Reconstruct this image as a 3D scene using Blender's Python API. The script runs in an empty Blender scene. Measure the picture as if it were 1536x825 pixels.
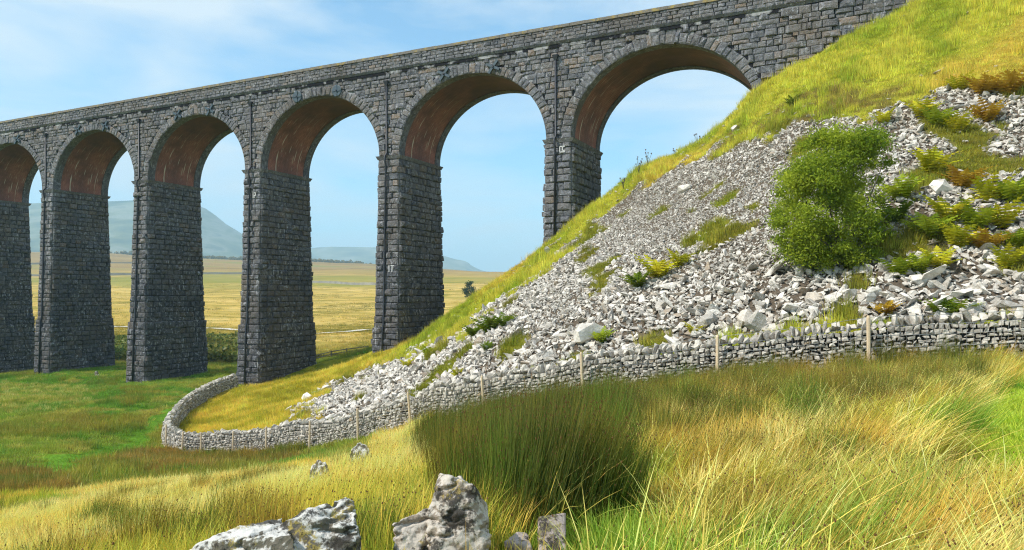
import bpy, bmesh, math, random
import numpy as np
from mathutils import Vector, Matrix

rng = np.random.default_rng(11)
random.seed(11)
SC = bpy.context.scene
COL = SC.collection

# ------------------------------------------------------------------ camera
F, CX, HY, EYE = 1100.0, 768.0, 442.0, 9.0          # photo pixels, eye height in metres
cam_d = bpy.data.cameras.new('camera')
cam = bpy.data.objects.new('camera', cam_d); COL.objects.link(cam)
cam.location = (0, 0, EYE); cam.rotation_euler = (math.radians(90), 0, 0)
cam_d.sensor_width = 36.0; cam_d.lens = 36.0 * F / 1536.0
cam_d.shift_y = (HY - 412.5) / 1536.0
cam_d.clip_start = 0.1; cam_d.clip_end = 40000
SC.camera = cam

# ------------------------------------------------------------------ sky and sun
SUN_AZ = math.atan2(-1.0, -0.38)      # direction to the sun, from +Y towards +X
SUN_EL = math.radians(48)
world = bpy.data.worlds.new('World'); SC.world = world; world.use_nodes = True
wn = world.node_tree.nodes; wl = world.node_tree.links
for n in list(wn): wn.remove(n)
wo = wn.new('ShaderNodeOutputWorld'); wb = wn.new('ShaderNodeBackground')
sky = wn.new('ShaderNodeTexSky'); sky.sky_type = 'NISHITA'; sky.sun_disc = False
sky.sun_elevation = SUN_EL; sky.sun_rotation = SUN_AZ
sky.altitude = 300; sky.air_density = 1.0; sky.dust_density = 0.6; sky.ozone_density = 2.5
tc = wn.new('ShaderNodeTexCoord')
mp = wn.new('ShaderNodeMapping'); mp.inputs['Scale'].default_value = (1.2, 1.2, 5.0); mp.inputs['Rotation'].default_value = (0.05, 0.03, 0.3)
mp.inputs['Location'].default_value = (0.35, 0.2, 0.4)
cn = wn.new('ShaderNodeTexNoise'); cn.inputs['Scale'].default_value = 2.0; cn.inputs['Detail'].default_value = 7; cn.inputs['Roughness'].default_value = 0.52
cn.inputs['Distortion'].default_value = 0.4
cr = wn.new('ShaderNodeValToRGB')
cr.color_ramp.elements[0].position = 0.34; cr.color_ramp.elements[0].color = (0.10, 0.10, 0.10, 1)
cr.color_ramp.elements[1].position = 0.585; cr.color_ramp.elements[1].color = (0.9, 0.9, 0.9, 1)
cm = wn.new('ShaderNodeMixRGB'); cm.blend_type = 'MIX'
cm.inputs['Color2'].default_value = (4.1, 4.55, 4.9, 1)
tint = wn.new('ShaderNodeMixRGB'); tint.blend_type = 'MULTIPLY'; tint.inputs['Fac'].default_value = 1.0
tint.inputs['Color2'].default_value = (0.60, 1.00, 1.06, 1)
wl.new(tc.outputs['Generated'], mp.inputs['Vector']); wl.new(mp.outputs['Vector'], cn.inputs['Vector'])
wl.new(cn.outputs['Fac'], cr.inputs['Fac']); wl.new(cr.outputs['Color'], cm.inputs['Fac'])
wl.new(sky.outputs['Color'], tint.inputs['Color1']); wl.new(tint.outputs['Color'], cm.inputs['Color1'])
wl.new(cm.outputs['Color'], wb.inputs['Color']); wl.new(wb.outputs['Background'], wo.inputs['Surface'])
wb.inputs['Strength'].default_value = 0.15

sun_d = bpy.data.lights.new('sun', 'SUN'); sun_d.energy = 3.9; sun_d.angle = math.radians(0.6)
sun_d.color = (1.0, 0.94, 0.84)
sun = bpy.data.objects.new('sun', sun_d); COL.objects.link(sun)
sdir = Vector((math.sin(SUN_AZ) * math.cos(SUN_EL), math.cos(SUN_AZ) * math.cos(SUN_EL), math.sin(SUN_EL)))
sun.rotation_euler = sdir.to_track_quat('Z', 'Y').to_euler(); sun.location = (-60, -20, 80)

SC.view_settings.view_transform = 'Standard'; SC.view_settings.look = 'None'
SC.view_settings.exposure = 0.5; SC.view_settings.gamma = 1.0
SC.cycles.use_denoising = True; SC.cycles.denoising_prefilter = 'NONE'; SC.cycles.filter_width = 1.15; SC.cycles.use_adaptive_sampling = True; SC.cycles.adaptive_threshold = 0.02
SC.cycles.max_bounces = 4; SC.cycles.diffuse_bounces = 2; SC.cycles.transmission_bounces = 4
SC.cycles.volume_bounces = 1; SC.cycles.transparent_max_bounces = 6
SC.cycles.caustics_reflective = False; SC.cycles.caustics_refractive = False

# ------------------------------------------------------------------ small helpers
def U(px, py, Y):                       # photo pixel at depth Y -> world point
    return np.array([(px - CX) / F * Y, Y, EYE - (py - HY) / F * Y])
def project(P):
    P = np.asarray(P, float)
    Y = np.maximum(P[..., 1], 0.3)
    return CX + F * P[..., 0] / Y, HY - F * (P[..., 2] - EYE) / Y
def sstep(a, b, x):
    t = np.clip((np.asarray(x, float) - a) / (b - a), 0, 1); return t * t * (3 - 2 * t)
_perm = np.random.default_rng(3).random((256, 256))
def vnoise(x, y):
    xi = np.floor(x).astype(int); yi = np.floor(y).astype(int)
    fx = x - xi; fy = y - yi; fx = fx * fx * (3 - 2 * fx); fy = fy * fy * (3 - 2 * fy)
    a = _perm[xi % 256, yi % 256]; b = _perm[(xi + 1) % 256, yi % 256]
    c = _perm[xi % 256, (yi + 1) % 256]; d = _perm[(xi + 1) % 256, (yi + 1) % 256]
    return (a * (1 - fx) + b * fx) * (1 - fy) + (c * (1 - fx) + d * fx) * fy
def fbm(x, y, o=4):
    x = np.asarray(x, float); y = np.asarray(y, float)
    s = 0; a = 0.5; f = 1.0
    for i in range(o):
        s = s + a * vnoise(x * f + 17 * i, y * f + 31 * i); a *= 0.5; f *= 2.03
    return s / (1 - 0.5 ** o)
def inpoly(px, py, poly):
    px = np.asarray(px, float); py = np.asarray(py, float)
    r = np.zeros(px.shape, bool); n = len(poly)
    for i in range(n):
        x1, y1 = poly[i]; x2, y2 = poly[(i + 1) % n]
        if y1 == y2: continue
        c = ((y1 > py) != (y2 > py)) & (px < (x2 - x1) * (py - y1) / (y2 - y1) + x1)
        r ^= c
    return r
def tag(o, label=None, cat=None, group=None, kind=None):
    if label: o['label'] = label
    if cat: o['category'] = cat
    if group: o['group'] = group
    if kind: o['kind'] = kind
    return o
def empty(name, loc=(0, 0, 0), parent=None):
    o = bpy.data.objects.new(name, None); o.location = loc; COL.objects.link(o); o.parent = parent
    o.empty_display_size = 0.3
    return o
def obj(name, mesh, parent=None, loc=None):
    o = bpy.data.objects.new(name, mesh); COL.objects.link(o)
    if loc is not None: o.location = loc
    if parent is not None: o.parent = parent
    return o
def mesh_from(name, verts, faces, mat=None, smooth=False, fattr=None, vattr=None):
    me = bpy.data.meshes.new(name)
    me.from_pydata([tuple(v) for v in verts], [], [tuple(f) for f in faces])
    if mat: me.materials.append(mat)
    if smooth: me.polygons.foreach_set('use_smooth', np.ones(len(me.polygons), bool))
    if vattr is not None:
        for k, v in vattr.items():
            v = np.asarray(v, np.float32)
            if v.ndim == 1:
                a = me.attributes.new(k, 'FLOAT', 'POINT'); a.data.foreach_set('value', v)
            else:
                a = me.attributes.new(k, 'FLOAT_VECTOR', 'POINT'); a.data.foreach_set('vector', v.ravel())
    me.update()
    return me
class MB:                                # mesh builder for boxes and tubes
    def __init__(s): s.v = []; s.f = []
    def add(s, vs, fs):
        b = len(s.v); s.v += [tuple(v) for v in vs]; s.f += [tuple(i + b for i in f) for f in fs]
    def hexa(s, p):                      # 8 points, bottom ring then top ring
        s.add(p, [(3, 2, 1, 0), (4, 5, 6, 7), (0, 1, 5, 4), (1, 2, 6, 5), (2, 3, 7, 6), (3, 0, 4, 7)])
    def box(s, c, sx, sy, sz, rz=0):
        ca, sa = math.cos(rz), math.sin(rz); p = []
        for z in (-sz / 2, sz / 2):
            for x, y in ((-1, -1), (1, -1), (1, 1), (-1, 1)):
                X, Y = x * sx / 2, y * sy / 2
                p.append((c[0] + X * ca - Y * sa, c[1] + X * sa + Y * ca, c[2] + z))
        s.hexa(p)
    def tube(s, pts, rad, n=6, cap=True):
        pts = [Vector(p) for p in pts]; rad = rad if hasattr(rad, '__len__') else [rad] * len(pts)
        vs = []; fs = []; ref = Vector((0.31, 0.17, 0.93))
        for i, p in enumerate(pts):
            d = (pts[min(i + 1, len(pts) - 1)] - pts[max(i - 1, 0)]).normalized()
            a = d.cross(ref if abs(d.dot(ref)) < 0.95 else Vector((1, 0, 0))).normalized(); b = d.cross(a)
            for k in range(n):
                t = 2 * math.pi * k / n
                vs.append(p + (a * math.cos(t) + b * math.sin(t)) * rad[i])
        for i in range(len(pts) - 1):
            for k in range(n):
                fs.append((i * n + k, i * n + (k + 1) % n, (i + 1) * n + (k + 1) % n, (i + 1) * n + k))
        if cap: fs += [tuple(range(n - 1, -1, -1)), tuple((len(pts) - 1) * n + k for k in range(n))]
        s.add(vs, fs)
    def mesh(s, name, mat, smooth=False): return mesh_from(name, s.v, s.f, mat, smooth)

# ------------------------------------------------------------------ materials
def new_mat(name):
    m = bpy.data.materials.new(name); m.use_nodes = True
    nt = m.node_tree
    for n in list(nt.nodes): nt.nodes.remove(n)
    out = nt.nodes.new('ShaderNodeOutputMaterial')
    return m, nt, out
class G:                                 # terse node graph
    def __init__(s, nt): s.nt = nt
    def n(s, t, **k):
        nd = s.nt.nodes.new(t)
        for a, b in k.items():
            if a.startswith('_'): setattr(nd, a[1:], b)
            else:
                key = a.replace('__', ' ')
                s.set(nd, key, b)
        return nd
    def set(s, nd, key, b):
        sock = nd.inputs[int(key[1:])] if key[0] == 'i' and key[1:].isdigit() else nd.inputs[key]
        if hasattr(b, 'is_output') or isinstance(b, bpy.types.NodeSocket): s.nt.links.new(b, sock)
        else: sock.default_value = b
    def noise(s, vec, scale, detail=4, rough=0.55, dist=0.0):
        return s.n('ShaderNodeTexNoise', Vector=vec, Scale=scale, Detail=detail, Roughness=rough, Distortion=dist).outputs['Fac']
    def ramp(s, fac, stops):
        r = s.n('ShaderNodeValToRGB', Fac=fac); cr_ = r.color_ramp
        while len(cr_.elements) < len(stops): cr_.elements.new(0.5)
        for e, (p, c) in zip(cr_.elements, stops):
            e.position = p; e.color = (c, c, c, 1) if not hasattr(c, '__len__') else (*c, 1)
        return r.outputs['Color']
    def mix(s, fac, a, b, mode='MIX'):
        m = s.n('ShaderNodeMixRGB', _blend_type=mode)
        for k, v in (('Fac', fac), ('Color1', a), ('Color2', b)):
            if isinstance(v, tuple) and len(v) == 3: v = (*v, 1)
            s.set(m, k, v)
        return m.outputs['Color']
    def attr(s, name, inst=False):
        a = s.n('ShaderNodeAttribute', _attribute_name=name)
        if inst: a.attribute_type = 'INSTANCER'
        return a
    def coords(s, which='Object'):
        return s.n('ShaderNodeTexCoord').outputs[which]
    def geom(s): return s.n('ShaderNodeNewGeometry').outputs['Position']
    def mapping(s, vec, scale=(1, 1, 1), rot=(0, 0, 0), loc=(0, 0, 0)):
        return s.n('ShaderNodeMapping', Vector=vec, Scale=scale, Rotation=rot, Location=loc).outputs['Vector']
    def math(s, op, a, b=0.0):
        m = s.n('ShaderNodeMath', _operation=op); s.set(m, 'i0', a); s.set(m, 'i1', b); return m.outputs[0]
    def bump(s, h, strength=0.5, dist=0.05):
        return s.n('ShaderNodeBump', Height=h, Strength=strength, Distance=dist).outputs['Normal']

def simple_mat(name, col, rough=0.8, var=0.25, scale=6.0, bump=0.3, metallic=0.0):
    m, nt, out = new_mat(name); g = G(nt)
    p = g.coords('Object'); f = g.noise(p, scale, 5)
    c = g.mix(f, tuple(x * (1 - var) for x in col), tuple(min(1, x * (1 + var)) for x in col))
    b = g.n('ShaderNodeBsdfPrincipled', Base__Color=c, Roughness=rough, Metallic=metallic)
    g.set(b, 'Normal', g.bump(g.noise(p, scale * 5, 5), bump, 0.02))
    nt.links.new(b.outputs[0], out.inputs['Surface']); return m

def viaduct_mat():
    # weathered gritstone: per-block tone, soot low down on piers in irregular patches, lime runs
    m, nt, out = new_mat('gritstone'); g = G(nt)
    P = g.geom(); t = g.attr('tone').outputs['Fac']
    base = g.ramp(t, [(0.0, (0.050, 0.053, 0.066)), (0.3, (0.100, 0.104, 0.118)), (0.6, (0.150, 0.148, 0.152)), (0.84, (0.185, 0.165, 0.148)), (1.0, (0.25, 0.180, 0.125))])
    n1 = g.noise(P, 0.35, 5, 0.6); n2 = g.noise(P, 3.5, 6, 0.65); n3 = g.noise(P, 16, 4, 0.6)
    c = g.mix(g.ramp(n2, [(0.36, 0.0), (0.70, 0.75)]), base, (0.29, 0.295, 0.325), 'MIX')
    c = g.mix(g.ramp(n3, [(0.30, 0.7), (0.46, 0.0)]), c, (0.03, 0.031, 0.040))
    z = g.n('ShaderNodeSeparateXYZ', Vector=P).outputs['Z']
    sootz = g.ramp(g.math('DIVIDE', g.math('ADD', z, g.math('MULTIPLY', n1, 9.0)), 34.0), [(0.36, 0.58), (0.70, 0.0)])
    c = g.mix(sootz, c, (0.020, 0.021, 0.027))
    c = g.mix(g.ramp(n1, [(0.5, 0.0), (0.72, 0.35)]), c, (0.035, 0.036, 0.042))
    c = g.mix(g.ramp(g.noise(P, 0.22, 4, 0.6, 0.5), [(0.46, 0.0), (0.64, 0.55)]), c, (0.135, 0.110, 0.088))
    # lime runs: thin vertical streaks
    sv = g.mapping(P, (5.5, 5.5, 0.55)); st = g.noise(sv, 1.0, 3, 0.6)
    sm = g.noise(P, 0.55, 3)
    lime = g.math('MULTIPLY', g.ramp(st, [(0.58, 0.0), (0.70, 1.0)]), g.ramp(sm, [(0.44, 0.0), (0.62, 0.85)]))
    c = g.mix(lime, c, (0.45, 0.45, 0.47))
    fl = g.math('MULTIPLY', g.ramp(g.noise(g.mapping(P, (4.5, 4.5, 3.0)), 1.0, 4, 0.7), [(0.55, 0.0), (0.63, 0.9)]), g.ramp(g.noise(P, 0.4, 3), [(0.40, 0.0), (0.56, 1.0)]))
    c = g.mix(fl, c, (0.37, 0.37, 0.40))
    b = g.n('ShaderNodeBsdfPrincipled', Base__Color=c, Roughness=0.86)
    b.inputs['Specular IOR Level'].default_value = 0.3
    h = g.math('ADD', g.math('MULTIPLY', n2, 0.7), g.math('MULTIPLY', n3, 0.3))
    g.set(b, 'Normal', g.bump(h, 1.0, 0.22))
    nt.links.new(b.outputs[0], out.inputs['Surface']); return m
M_STONE = viaduct_mat()
def coping_mat():
    m, nt, out = new_mat('lichened_coping'); g = G(nt); P = g.geom()
    n = g.noise(P, 2.2, 5); n2 = g.noise(P, 9, 4)
    c = g.mix(g.ramp(n2, [(0.3, 0.0), (0.7, 1.0)]), (0.10, 0.09, 0.075), (0.20, 0.18, 0.15))
    c = g.mix(g.ramp(n, [(0.52, 0.0), (0.66, 0.8)]), c, (0.32, 0.235, 0.06))
    b = g.n('ShaderNodeBsdfPrincipled', Base__Color=c, Roughness=0.9)
    g.set(b, 'Normal', g.bump(n2, 0.6, 0.05))
    nt.links.new(b.outputs[0], out.inputs['Surface']); return m
M_COPING = coping_mat()
def brick_mat():
    m, nt, out = new_mat('red_brick_soffit'); g = G(nt)
    a = g.attr('uvw').outputs['Vector']   # x: along the barrel arc, y: across
    v = g.mapping(a, (1, 1, 1))
    br = g.n('ShaderNodeTexBrick', Vector=v, Scale=1.0, Mortar__Size=0.012)
    br.inputs['Brick Width'].default_value = 0.28; br.inputs['Row Height'].default_value = 0.105
    br.inputs['Color1'].default_value = (0.50, 0.20, 0.14, 1); br.inputs['Color2'].default_value = (0.38, 0.13, 0.095, 1)
    br.inputs['Mortar'].default_value = (0.10, 0.07, 0.06, 1)
    n = g.noise(a, 0.5, 5)
    c = g.mix(g.ramp(n, [(0.35, 0.0), (0.7, 0.7)]), br.outputs['Color'], (0.075, 0.042, 0.035))
    sx = g.n('ShaderNodeSeparateXYZ', Vector=a)
    soot = g.ramp(g.math('DIVIDE', g.math('ADD', sx.outputs['Z'], g.math('MULTIPLY', n, 1.5)), 7.5), [(0.32, 0.0), (0.85, 0.62)])  # brick gets darker towards the crown of the arch
    c = g.mix(soot, c, (0.035, 0.028, 0.026))
    sv = g.mapping(a, (0.35, 6.5, 0)); st = g.noise(sv, 1.0, 3, 0.55)
    msk = g.noise(g.mapping(a, (0.6, 1.2, 0), (0, 0, 0), (3, 5, 0)), 1.0, 2)
    lime = g.math('MULTIPLY', g.ramp(st, [(0.58, 0.0), (0.65, 1.0)]), g.ramp(msk, [(0.42, 0.0), (0.54, 1.0)]))
    lime = g.math('MULTIPLY', lime, g.ramp(g.math('DIVIDE', sx.outputs['Z'], 6.3), [(0.30, 1.0), (0.75, 0.0)]))
    c = g.mix(lime, c, (0.66, 0.58, 0.46))
    b = g.n('ShaderNodeBsdfPrincipled', Base__Color=c, Roughness=0.85)
    g.set(b, 'Normal', g.bump(br.outputs['Fac'], -0.4, 0.02))
    nt.links.new(b.outputs[0], out.inputs['Surface']); return m
M_BRICK = brick_mat()
M_IRON = simple_mat('painted_iron', (0.022, 0.025, 0.035), 0.5, 0.3, 3, 0.2)
M_PLATE = simple_mat('tie_plate_iron', (0.045, 0.075, 0.10), 0.6, 0.35, 6, 0.3)
M_WHITE = simple_mat('white_paint', (0.62, 0.62, 0.62), 0.7, 0.3, 20, 0.1)
def mortar_mat():
    m, nt, out = new_mat('core_mortar'); g = G(nt); P = g.geom()
    c = g.mix(g.ramp(g.noise(P, 0.8, 5, 0.65), [(0.50, 0.0), (0.60, 0.9)]), (0.022, 0.022, 0.026), (0.40, 0.40, 0.41))
    b = g.n('ShaderNodeBsdfDiffuse', Color=c); nt.links.new(b.outputs[0], out.inputs['Surface']); return m
M_MORTAR = mortar_mat()

def limestone_mat(name, instanced, light=(0.78, 0.72, 0.64), mid=(0.56, 0.51, 0.445), tan=(0.40, 0.31, 0.22)):
    m, nt, out = new_mat(name); g = G(nt)
    p = g.coords('Object')
    if instanced:
        r = g.n('ShaderNodeObjectInfo').outputs['Random']
        off = g.n('ShaderNodeVectorMath', _operation='ADD')
        g.set(off, 'i0', p); cmb = g.n('ShaderNodeCombineXYZ', X=g.math('MULTIPLY', r, 40.0), Y=g.math('MULTIPLY', r, 17.0)); g.set(off, 'i1', cmb.outputs[0])
        p = off.outputs[0]
    else:
        r = g.attr('tone').outputs['Fac']; p = g.geom()
    c = g.ramp(r, [(0.0, tuple(x * 0.62 for x in mid)), (0.25, mid), (0.55, light), (0.86, tuple(min(1, x * 1.12) for x in light)), (0.94, tan), (1.0, tuple(x * 0.8 for x in tan))])
    n = g.noise(p, 2.6, 6, 0.62); n2 = g.noise(p, 9, 5, 0.6)
    c = g.mix(g.ramp(n, [(0.44, 0.0), (0.68, 0.75)]), c, (0.27, 0.24, 0.20))
    c = g.mix(g.ramp(n2, [(0.5, 0.0), (0.7, 0.45)]), c, (0.72, 0.71, 0.69))
    b = g.n('ShaderNodeBsdfPrincipled', Base__Color=c, Roughness=0.9)
    b.inputs['Specular IOR Level'].default_value = 0.25
    g.set(b, 'Normal', g.bump(g.math('ADD', n, n2), 0.6, 0.06))
    nt.links.new(b.outputs[0], out.inputs['Surface']); return m
M_SCREE = limestone_mat('scree_limestone', True)
M_WALL = limestone_mat('dry_wall_limestone', False, (0.60, 0.545, 0.465), (0.33, 0.295, 0.245), (0.38, 0.28, 0.17))
M_WALLCORE = simple_mat('wall_core', (0.035, 0.033, 0.03), 0.95, 0.3, 4, 0.3)
def boulder_mat(name, base, hi, lich, seed, cover=0.5):
    m, nt, out = new_mat(name); g = G(nt); p = g.mapping(g.geom(), (1, 1, 1), (0, 0, 0), (seed, seed * 2, 0))
    n = g.noise(p, 3.0, 7, 0.65); n2 = g.noise(p, 11, 7, 0.7); n3 = g.noise(p, 34, 5, 0.65); n4 = g.noise(p, 6.5, 3)
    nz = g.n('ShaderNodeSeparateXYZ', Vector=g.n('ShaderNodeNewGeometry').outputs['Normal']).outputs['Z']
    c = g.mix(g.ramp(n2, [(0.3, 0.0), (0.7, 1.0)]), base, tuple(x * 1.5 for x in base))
    c = g.mix(g.ramp(g.math('ADD', n2, g.math('MULTIPLY', nz, 0.16)), [(cover, 0.0), (cover + 0.06, 1.0)]), c, hi)  # pale lichen favours upturned faces; upright fronts darker, shade put into the colour
    c = g.mix(g.ramp(g.math('ADD', n, g.math('MULTIPLY', n3, 0.3)), [(0.66, 0.0), (0.72, 0.9)]), c, (0.030, 0.026, 0.022))
    c = g.mix(g.math('MULTIPLY', g.ramp(n4, [(0.57, 0.0), (0.62, 0.8)]), g.ramp(n3, [(0.48, 0.0), (0.56, 1.0)])), c, lich)
    c = g.mix(g.ramp(n3, [(0.6, 0.0), (0.68, 0.7)]), c, (0.04, 0.036, 0.03))
    b = g.n('ShaderNodeBsdfPrincipled', Base__Color=c, Roughness=0.92)
    b.inputs['Specular IOR Level'].default_value = 0.2
    h = g.math('ADD', g.math('MULTIPLY', n2, 0.6), g.math('MULTIPLY', n3, 0.35))
    g.set(b, 'Normal', g.bump(h, 1.0, 0.03))
    nt.links.new(b.outputs[0], out.inputs['Surface']); return m
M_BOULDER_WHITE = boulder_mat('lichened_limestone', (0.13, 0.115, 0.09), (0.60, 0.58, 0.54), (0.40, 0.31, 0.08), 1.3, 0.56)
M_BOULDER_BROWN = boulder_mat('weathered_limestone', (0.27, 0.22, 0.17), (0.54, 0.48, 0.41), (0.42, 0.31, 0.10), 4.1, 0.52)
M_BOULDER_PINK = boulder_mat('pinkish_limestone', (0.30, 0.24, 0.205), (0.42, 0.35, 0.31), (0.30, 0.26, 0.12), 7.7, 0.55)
M_WOOD = simple_mat('pale_stake_wood', (0.68, 0.52, 0.34), 0.8, 0.3, 9, 0.3)
M_OLDWOOD = simple_mat('grey_fence_wood', (0.16, 0.14, 0.11), 0.85, 0.3, 9, 0.3)
M_WIRE = simple_mat('galvanised_wire', (0.45, 0.46, 0.46), 0.45, 0.1, 9, 0.0, 0.6)
M_TRACK = simple_mat('pale_gravel_track', (0.62, 0.58, 0.50), 0.95, 0.15, 2, 0.3)

def leaf_mat(name, trans=0.35, grad=True, rough=0.7, randv=0.38):
    # blade colour comes from the plant (instance attribute), paler at the dry tip, greener at the foot
    m, nt, out = new_mat(name); g = G(nt)
    t = g.attr('tint', True).outputs['Color']
    r = g.attr('rnd').outputs['Fac']; v = g.attr('v').outputs['Fac']; sd = g.attr('seed').outputs['Fac']
    c = g.mix(g.math('MULTIPLY', r, 1.0), g.mix(1.0, t, (1 - randv, 1 - randv * 0.6, 1 - randv), 'MULTIPLY'), g.mix(1.0, t, (1 + randv * 1.6, 1 + randv, 1 + randv * 0.8), 'MULTIPLY'))
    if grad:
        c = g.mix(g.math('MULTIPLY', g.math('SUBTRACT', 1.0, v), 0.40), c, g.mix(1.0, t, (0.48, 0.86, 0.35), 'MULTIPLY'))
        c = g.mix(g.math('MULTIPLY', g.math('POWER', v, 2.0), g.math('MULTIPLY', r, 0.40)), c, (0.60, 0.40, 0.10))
    c = g.mix(sd, c, (0.20, 0.095, 0.035))
    d = g.n('ShaderNodeBsdfDiffuse', Color=c); tr = g.n('ShaderNodeBsdfTranslucent', Color=c)
    gl = g.n('ShaderNodeBsdfGlossy', Color=(0.6, 0.6, 0.5, 1), Roughness=0.45)
    mx = g.n('ShaderNodeMixShader', Fac=trans); nt.links.new(d.outputs[0], mx.inputs[1]); nt.links.new(tr.outputs[0], mx.inputs[2])
    m2 = g.n('ShaderNodeMixShader', Fac=0.03); nt.links.new(mx.outputs[0], m2.inputs[1]); nt.links.new(gl.outputs[0], m2.inputs[2])
    nt.links.new(m2.outputs[0], out.inputs['Surface']); return m
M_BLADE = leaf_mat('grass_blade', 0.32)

def leafobj_mat(name, col, col2, trans=0.35):
    m, nt, out = new_mat(name); g = G(nt)
    r = g.attr('rnd').outputs['Fac']
    c = g.mix(r, col, col2)
    d = g.n('ShaderNodeBsdfDiffuse', Color=c); tr = g.n('ShaderNodeBsdfTranslucent', Color=c)
    mx = g.n('ShaderNodeMixShader', Fac=trans); nt.links.new(d.outputs[0], mx.inputs[1]); nt.links.new(tr.outputs[0], mx.inputs[2])
    nt.links.new(mx.outputs[0], out.inputs['Surface']); return m

# ------------------------------------------------------------------ terrain
# viaduct frame: s along the near face (0 at the pier by the hill, + to the far left), d into depth
V0 = np.array([3.53, 55.5]); VU = np.array([-13.94, 6.76]); PITCH = float(np.linalg.norm(VU)); VU = VU / PITCH
VN = np.array([-VU[1], VU[0]]) * -1.0
if VN[1] < 0: VN = -VN
def V(s, d, z):
    s = np.asarray(s, float); d = np.asarray(d, float); z = np.asarray(z, float)
    return np.stack(np.broadcast_arrays(V0[0] + s * VU[0] + d * VN[0], V0[1] + s * VU[1] + d * VN[1], z), -1)

WALL_PX = [(1700, 19.0, 7.55), (1536, 20.0, 7.38), (1420, 20.7, 7.22), (1300, 21.5, 7.02), (1190, 22.4, 6.75), (1083, 23.5, 6.4), (985, 24.7, 6.05), (887, 26.0, 5.6),
           (810, 27.6, 5.05), (740, 29.5, 4.6), (685, 31.2, 4.0), (632, 33.0, 3.36), (590, 34.8, 2.75), (550, 36.5, 2.1), (480, 39.6, 1.0), (411, 42.5, 0.15), (355, 44.8, -0.5), (310, 46.2, -0.9),
           (272, 47.0, -1.05), (253, 48.6, -1.0), (252, 51.0, -0.75), (262, 54.0, -0.5), (285, 58.5, -0.1), (320, 63.5, 0.3), (356, 67.0, 0.6)]
WALL = np.array([[(p - CX) / F * y, y, z] for p, y, z in WALL_PX])
CT = [(0, 0, 7.4), (0, -8, 7.7), (-8, -5, 6.6), (8, -5, 8.0), (20, 0, 8.3), (-20, 0, 3.8), (-30, 6, 1.8), (-45, 10, 1.0), (-45, -10, 2.5), (45, -10, 10), (20, -10, 9), (0, -12, 7.9),
      (-45, 50, -0.4), (-52, 75, -0.3), (-70, 95, -0.9), (-45, 30, 0.2), (-70, 50, 0), (-70, 20, 0.5), (-63, 90, -0.8),
      (40, 16, 9.0), (45, 28, 16.5), (45, 45, 32), (45, 60, 34), (30, 60, 32), (40, 80, 29), (60, 40, 31), (70, 80, 29), (70, 20, 12), (60, 0, 9.5),
      (-10, 95, 0.6), (-30, 95, 0), (-50, 100, -0.6), (10, 100, 2.5), (0, 85, 3), (16, 85, 5), (30, 95, 12)]
CT += [tuple(w) for w in WALL]
for k in range(0, 20, 2):
    a = WALL[k]; CT.append((a[0] * (a[1] + 1.2) / a[1], a[1] + 1.2, a[2] + (0.75 if k < 12 else 0.3)))
def add_px(l, low=0.0):
    for px, py, Y in l:
        p = U(px, py, Y); CT.append((p[0], p[1], p[2] - low))
add_px([(768, 825, 4.6), (300, 825, 5.6), (0, 850, 8.0), (-150, 850, 10), (1200, 825, 4.5), (1536, 825, 4.3), (1000, 700, 8.0), (1400, 650, 9.0), (700, 740, 8.5), (420, 760, 9.5), (200, 790, 9.5)], 0.25)
add_px([(1500, 590, 13.5), (1300, 600, 12.5), (1100, 615, 13), (900, 630, 14), (760, 640, 16), (640, 660, 17), (520, 690, 17)], 0.30)
add_px([(1500, 545, 18), (1300, 562, 18.5), (1083, 580, 20), (900, 603, 22)], 0.30)
add_px([(0, 776, 14), (200, 722, 18), (420, 690, 23)], 0.62)
add_px([(520, 662, 28), (620, 636, 30)], 0.45)
add_px([(300, 702, 34), (150, 694, 36), (0, 740, 27), (-200, 760, 26), (0, 700, 36), (100, 668, 43), (0, 640, 50), (0, 600, 63), (100, 590, 67), (100, 575, 75), (180, 620, 55), (60, 562, 81), (220, 574, 75), (370, 580, 68), (470, 549, 74), (300, 560, 80), (200, 545, 93)])
add_px([(400, 612, 55), (480, 592, 57), (520, 562, 62), (545, 547, 63), (553, 532, 62.3), (665, 490, 69), (330, 640, 52), (420, 580, 64)], 0.15)
add_px([(1083, 400, 30), (1083, 300, 38), (1083, 205, 49.2),
        (1300, 400, 25.5), (1300, 300, 30), (1300, 200, 35.5), (1300, 100, 41.5), (1300, 45, 46), (1380, 2, 45), (1240, 77, 47.4), (1135, 132, 49.2), (1190, 100, 48.2),
        (1500, 400, 24), (1500, 300, 28), (1500, 200, 32.5), (1500, 100, 37), (1500, 0, 41.5), (1400, 55, 42), (1500, -45, 48), (1440, -25, 46.5),
        (887, 450, 33), (887, 400, 39), (887, 352, 47), (887, 316, 54), (810, 382, 55.6), (960, 255, 53),
        (740, 520, 34), (740, 470, 42), (740, 430, 57), (632, 560, 40), (632, 530, 48), (632, 507, 62),
        (550, 600, 42), (550, 572, 50), (550, 548, 60), (450, 630, 44), (450, 602, 52), (450, 572, 62)])
for k, z in ((0, 11.6), (-0.925, 22.3), (-1.5, 26.5), (0.5, 6.5)):
    for d, dz in ((9, -0.8), (26, -7.5 if k < 0 else -5)):
        p = V(k * PITCH, d, 0); CT.append((p[0], p[1], max(1.0, z + dz)))
CT = np.array(CT)
def _ker(r2): return np.where(r2 > 1e-9, 0.5 * r2 * np.log(np.maximum(r2, 1e-9)), 0.0)
_S = 10.0
_xy = CT[:, :2] / _S; _n = len(CT)
_K = _ker(((_xy[:, None] - _xy[None]) ** 2).sum(-1)) + np.eye(_n) * 0.004
_A = np.zeros((_n + 3, _n + 3)); _A[:_n, :_n] = _K; _A[:_n, _n] = 1; _A[:_n, _n + 1:] = _xy; _A[_n, :_n] = 1; _A[_n + 1:, :_n] = _xy.T
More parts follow.
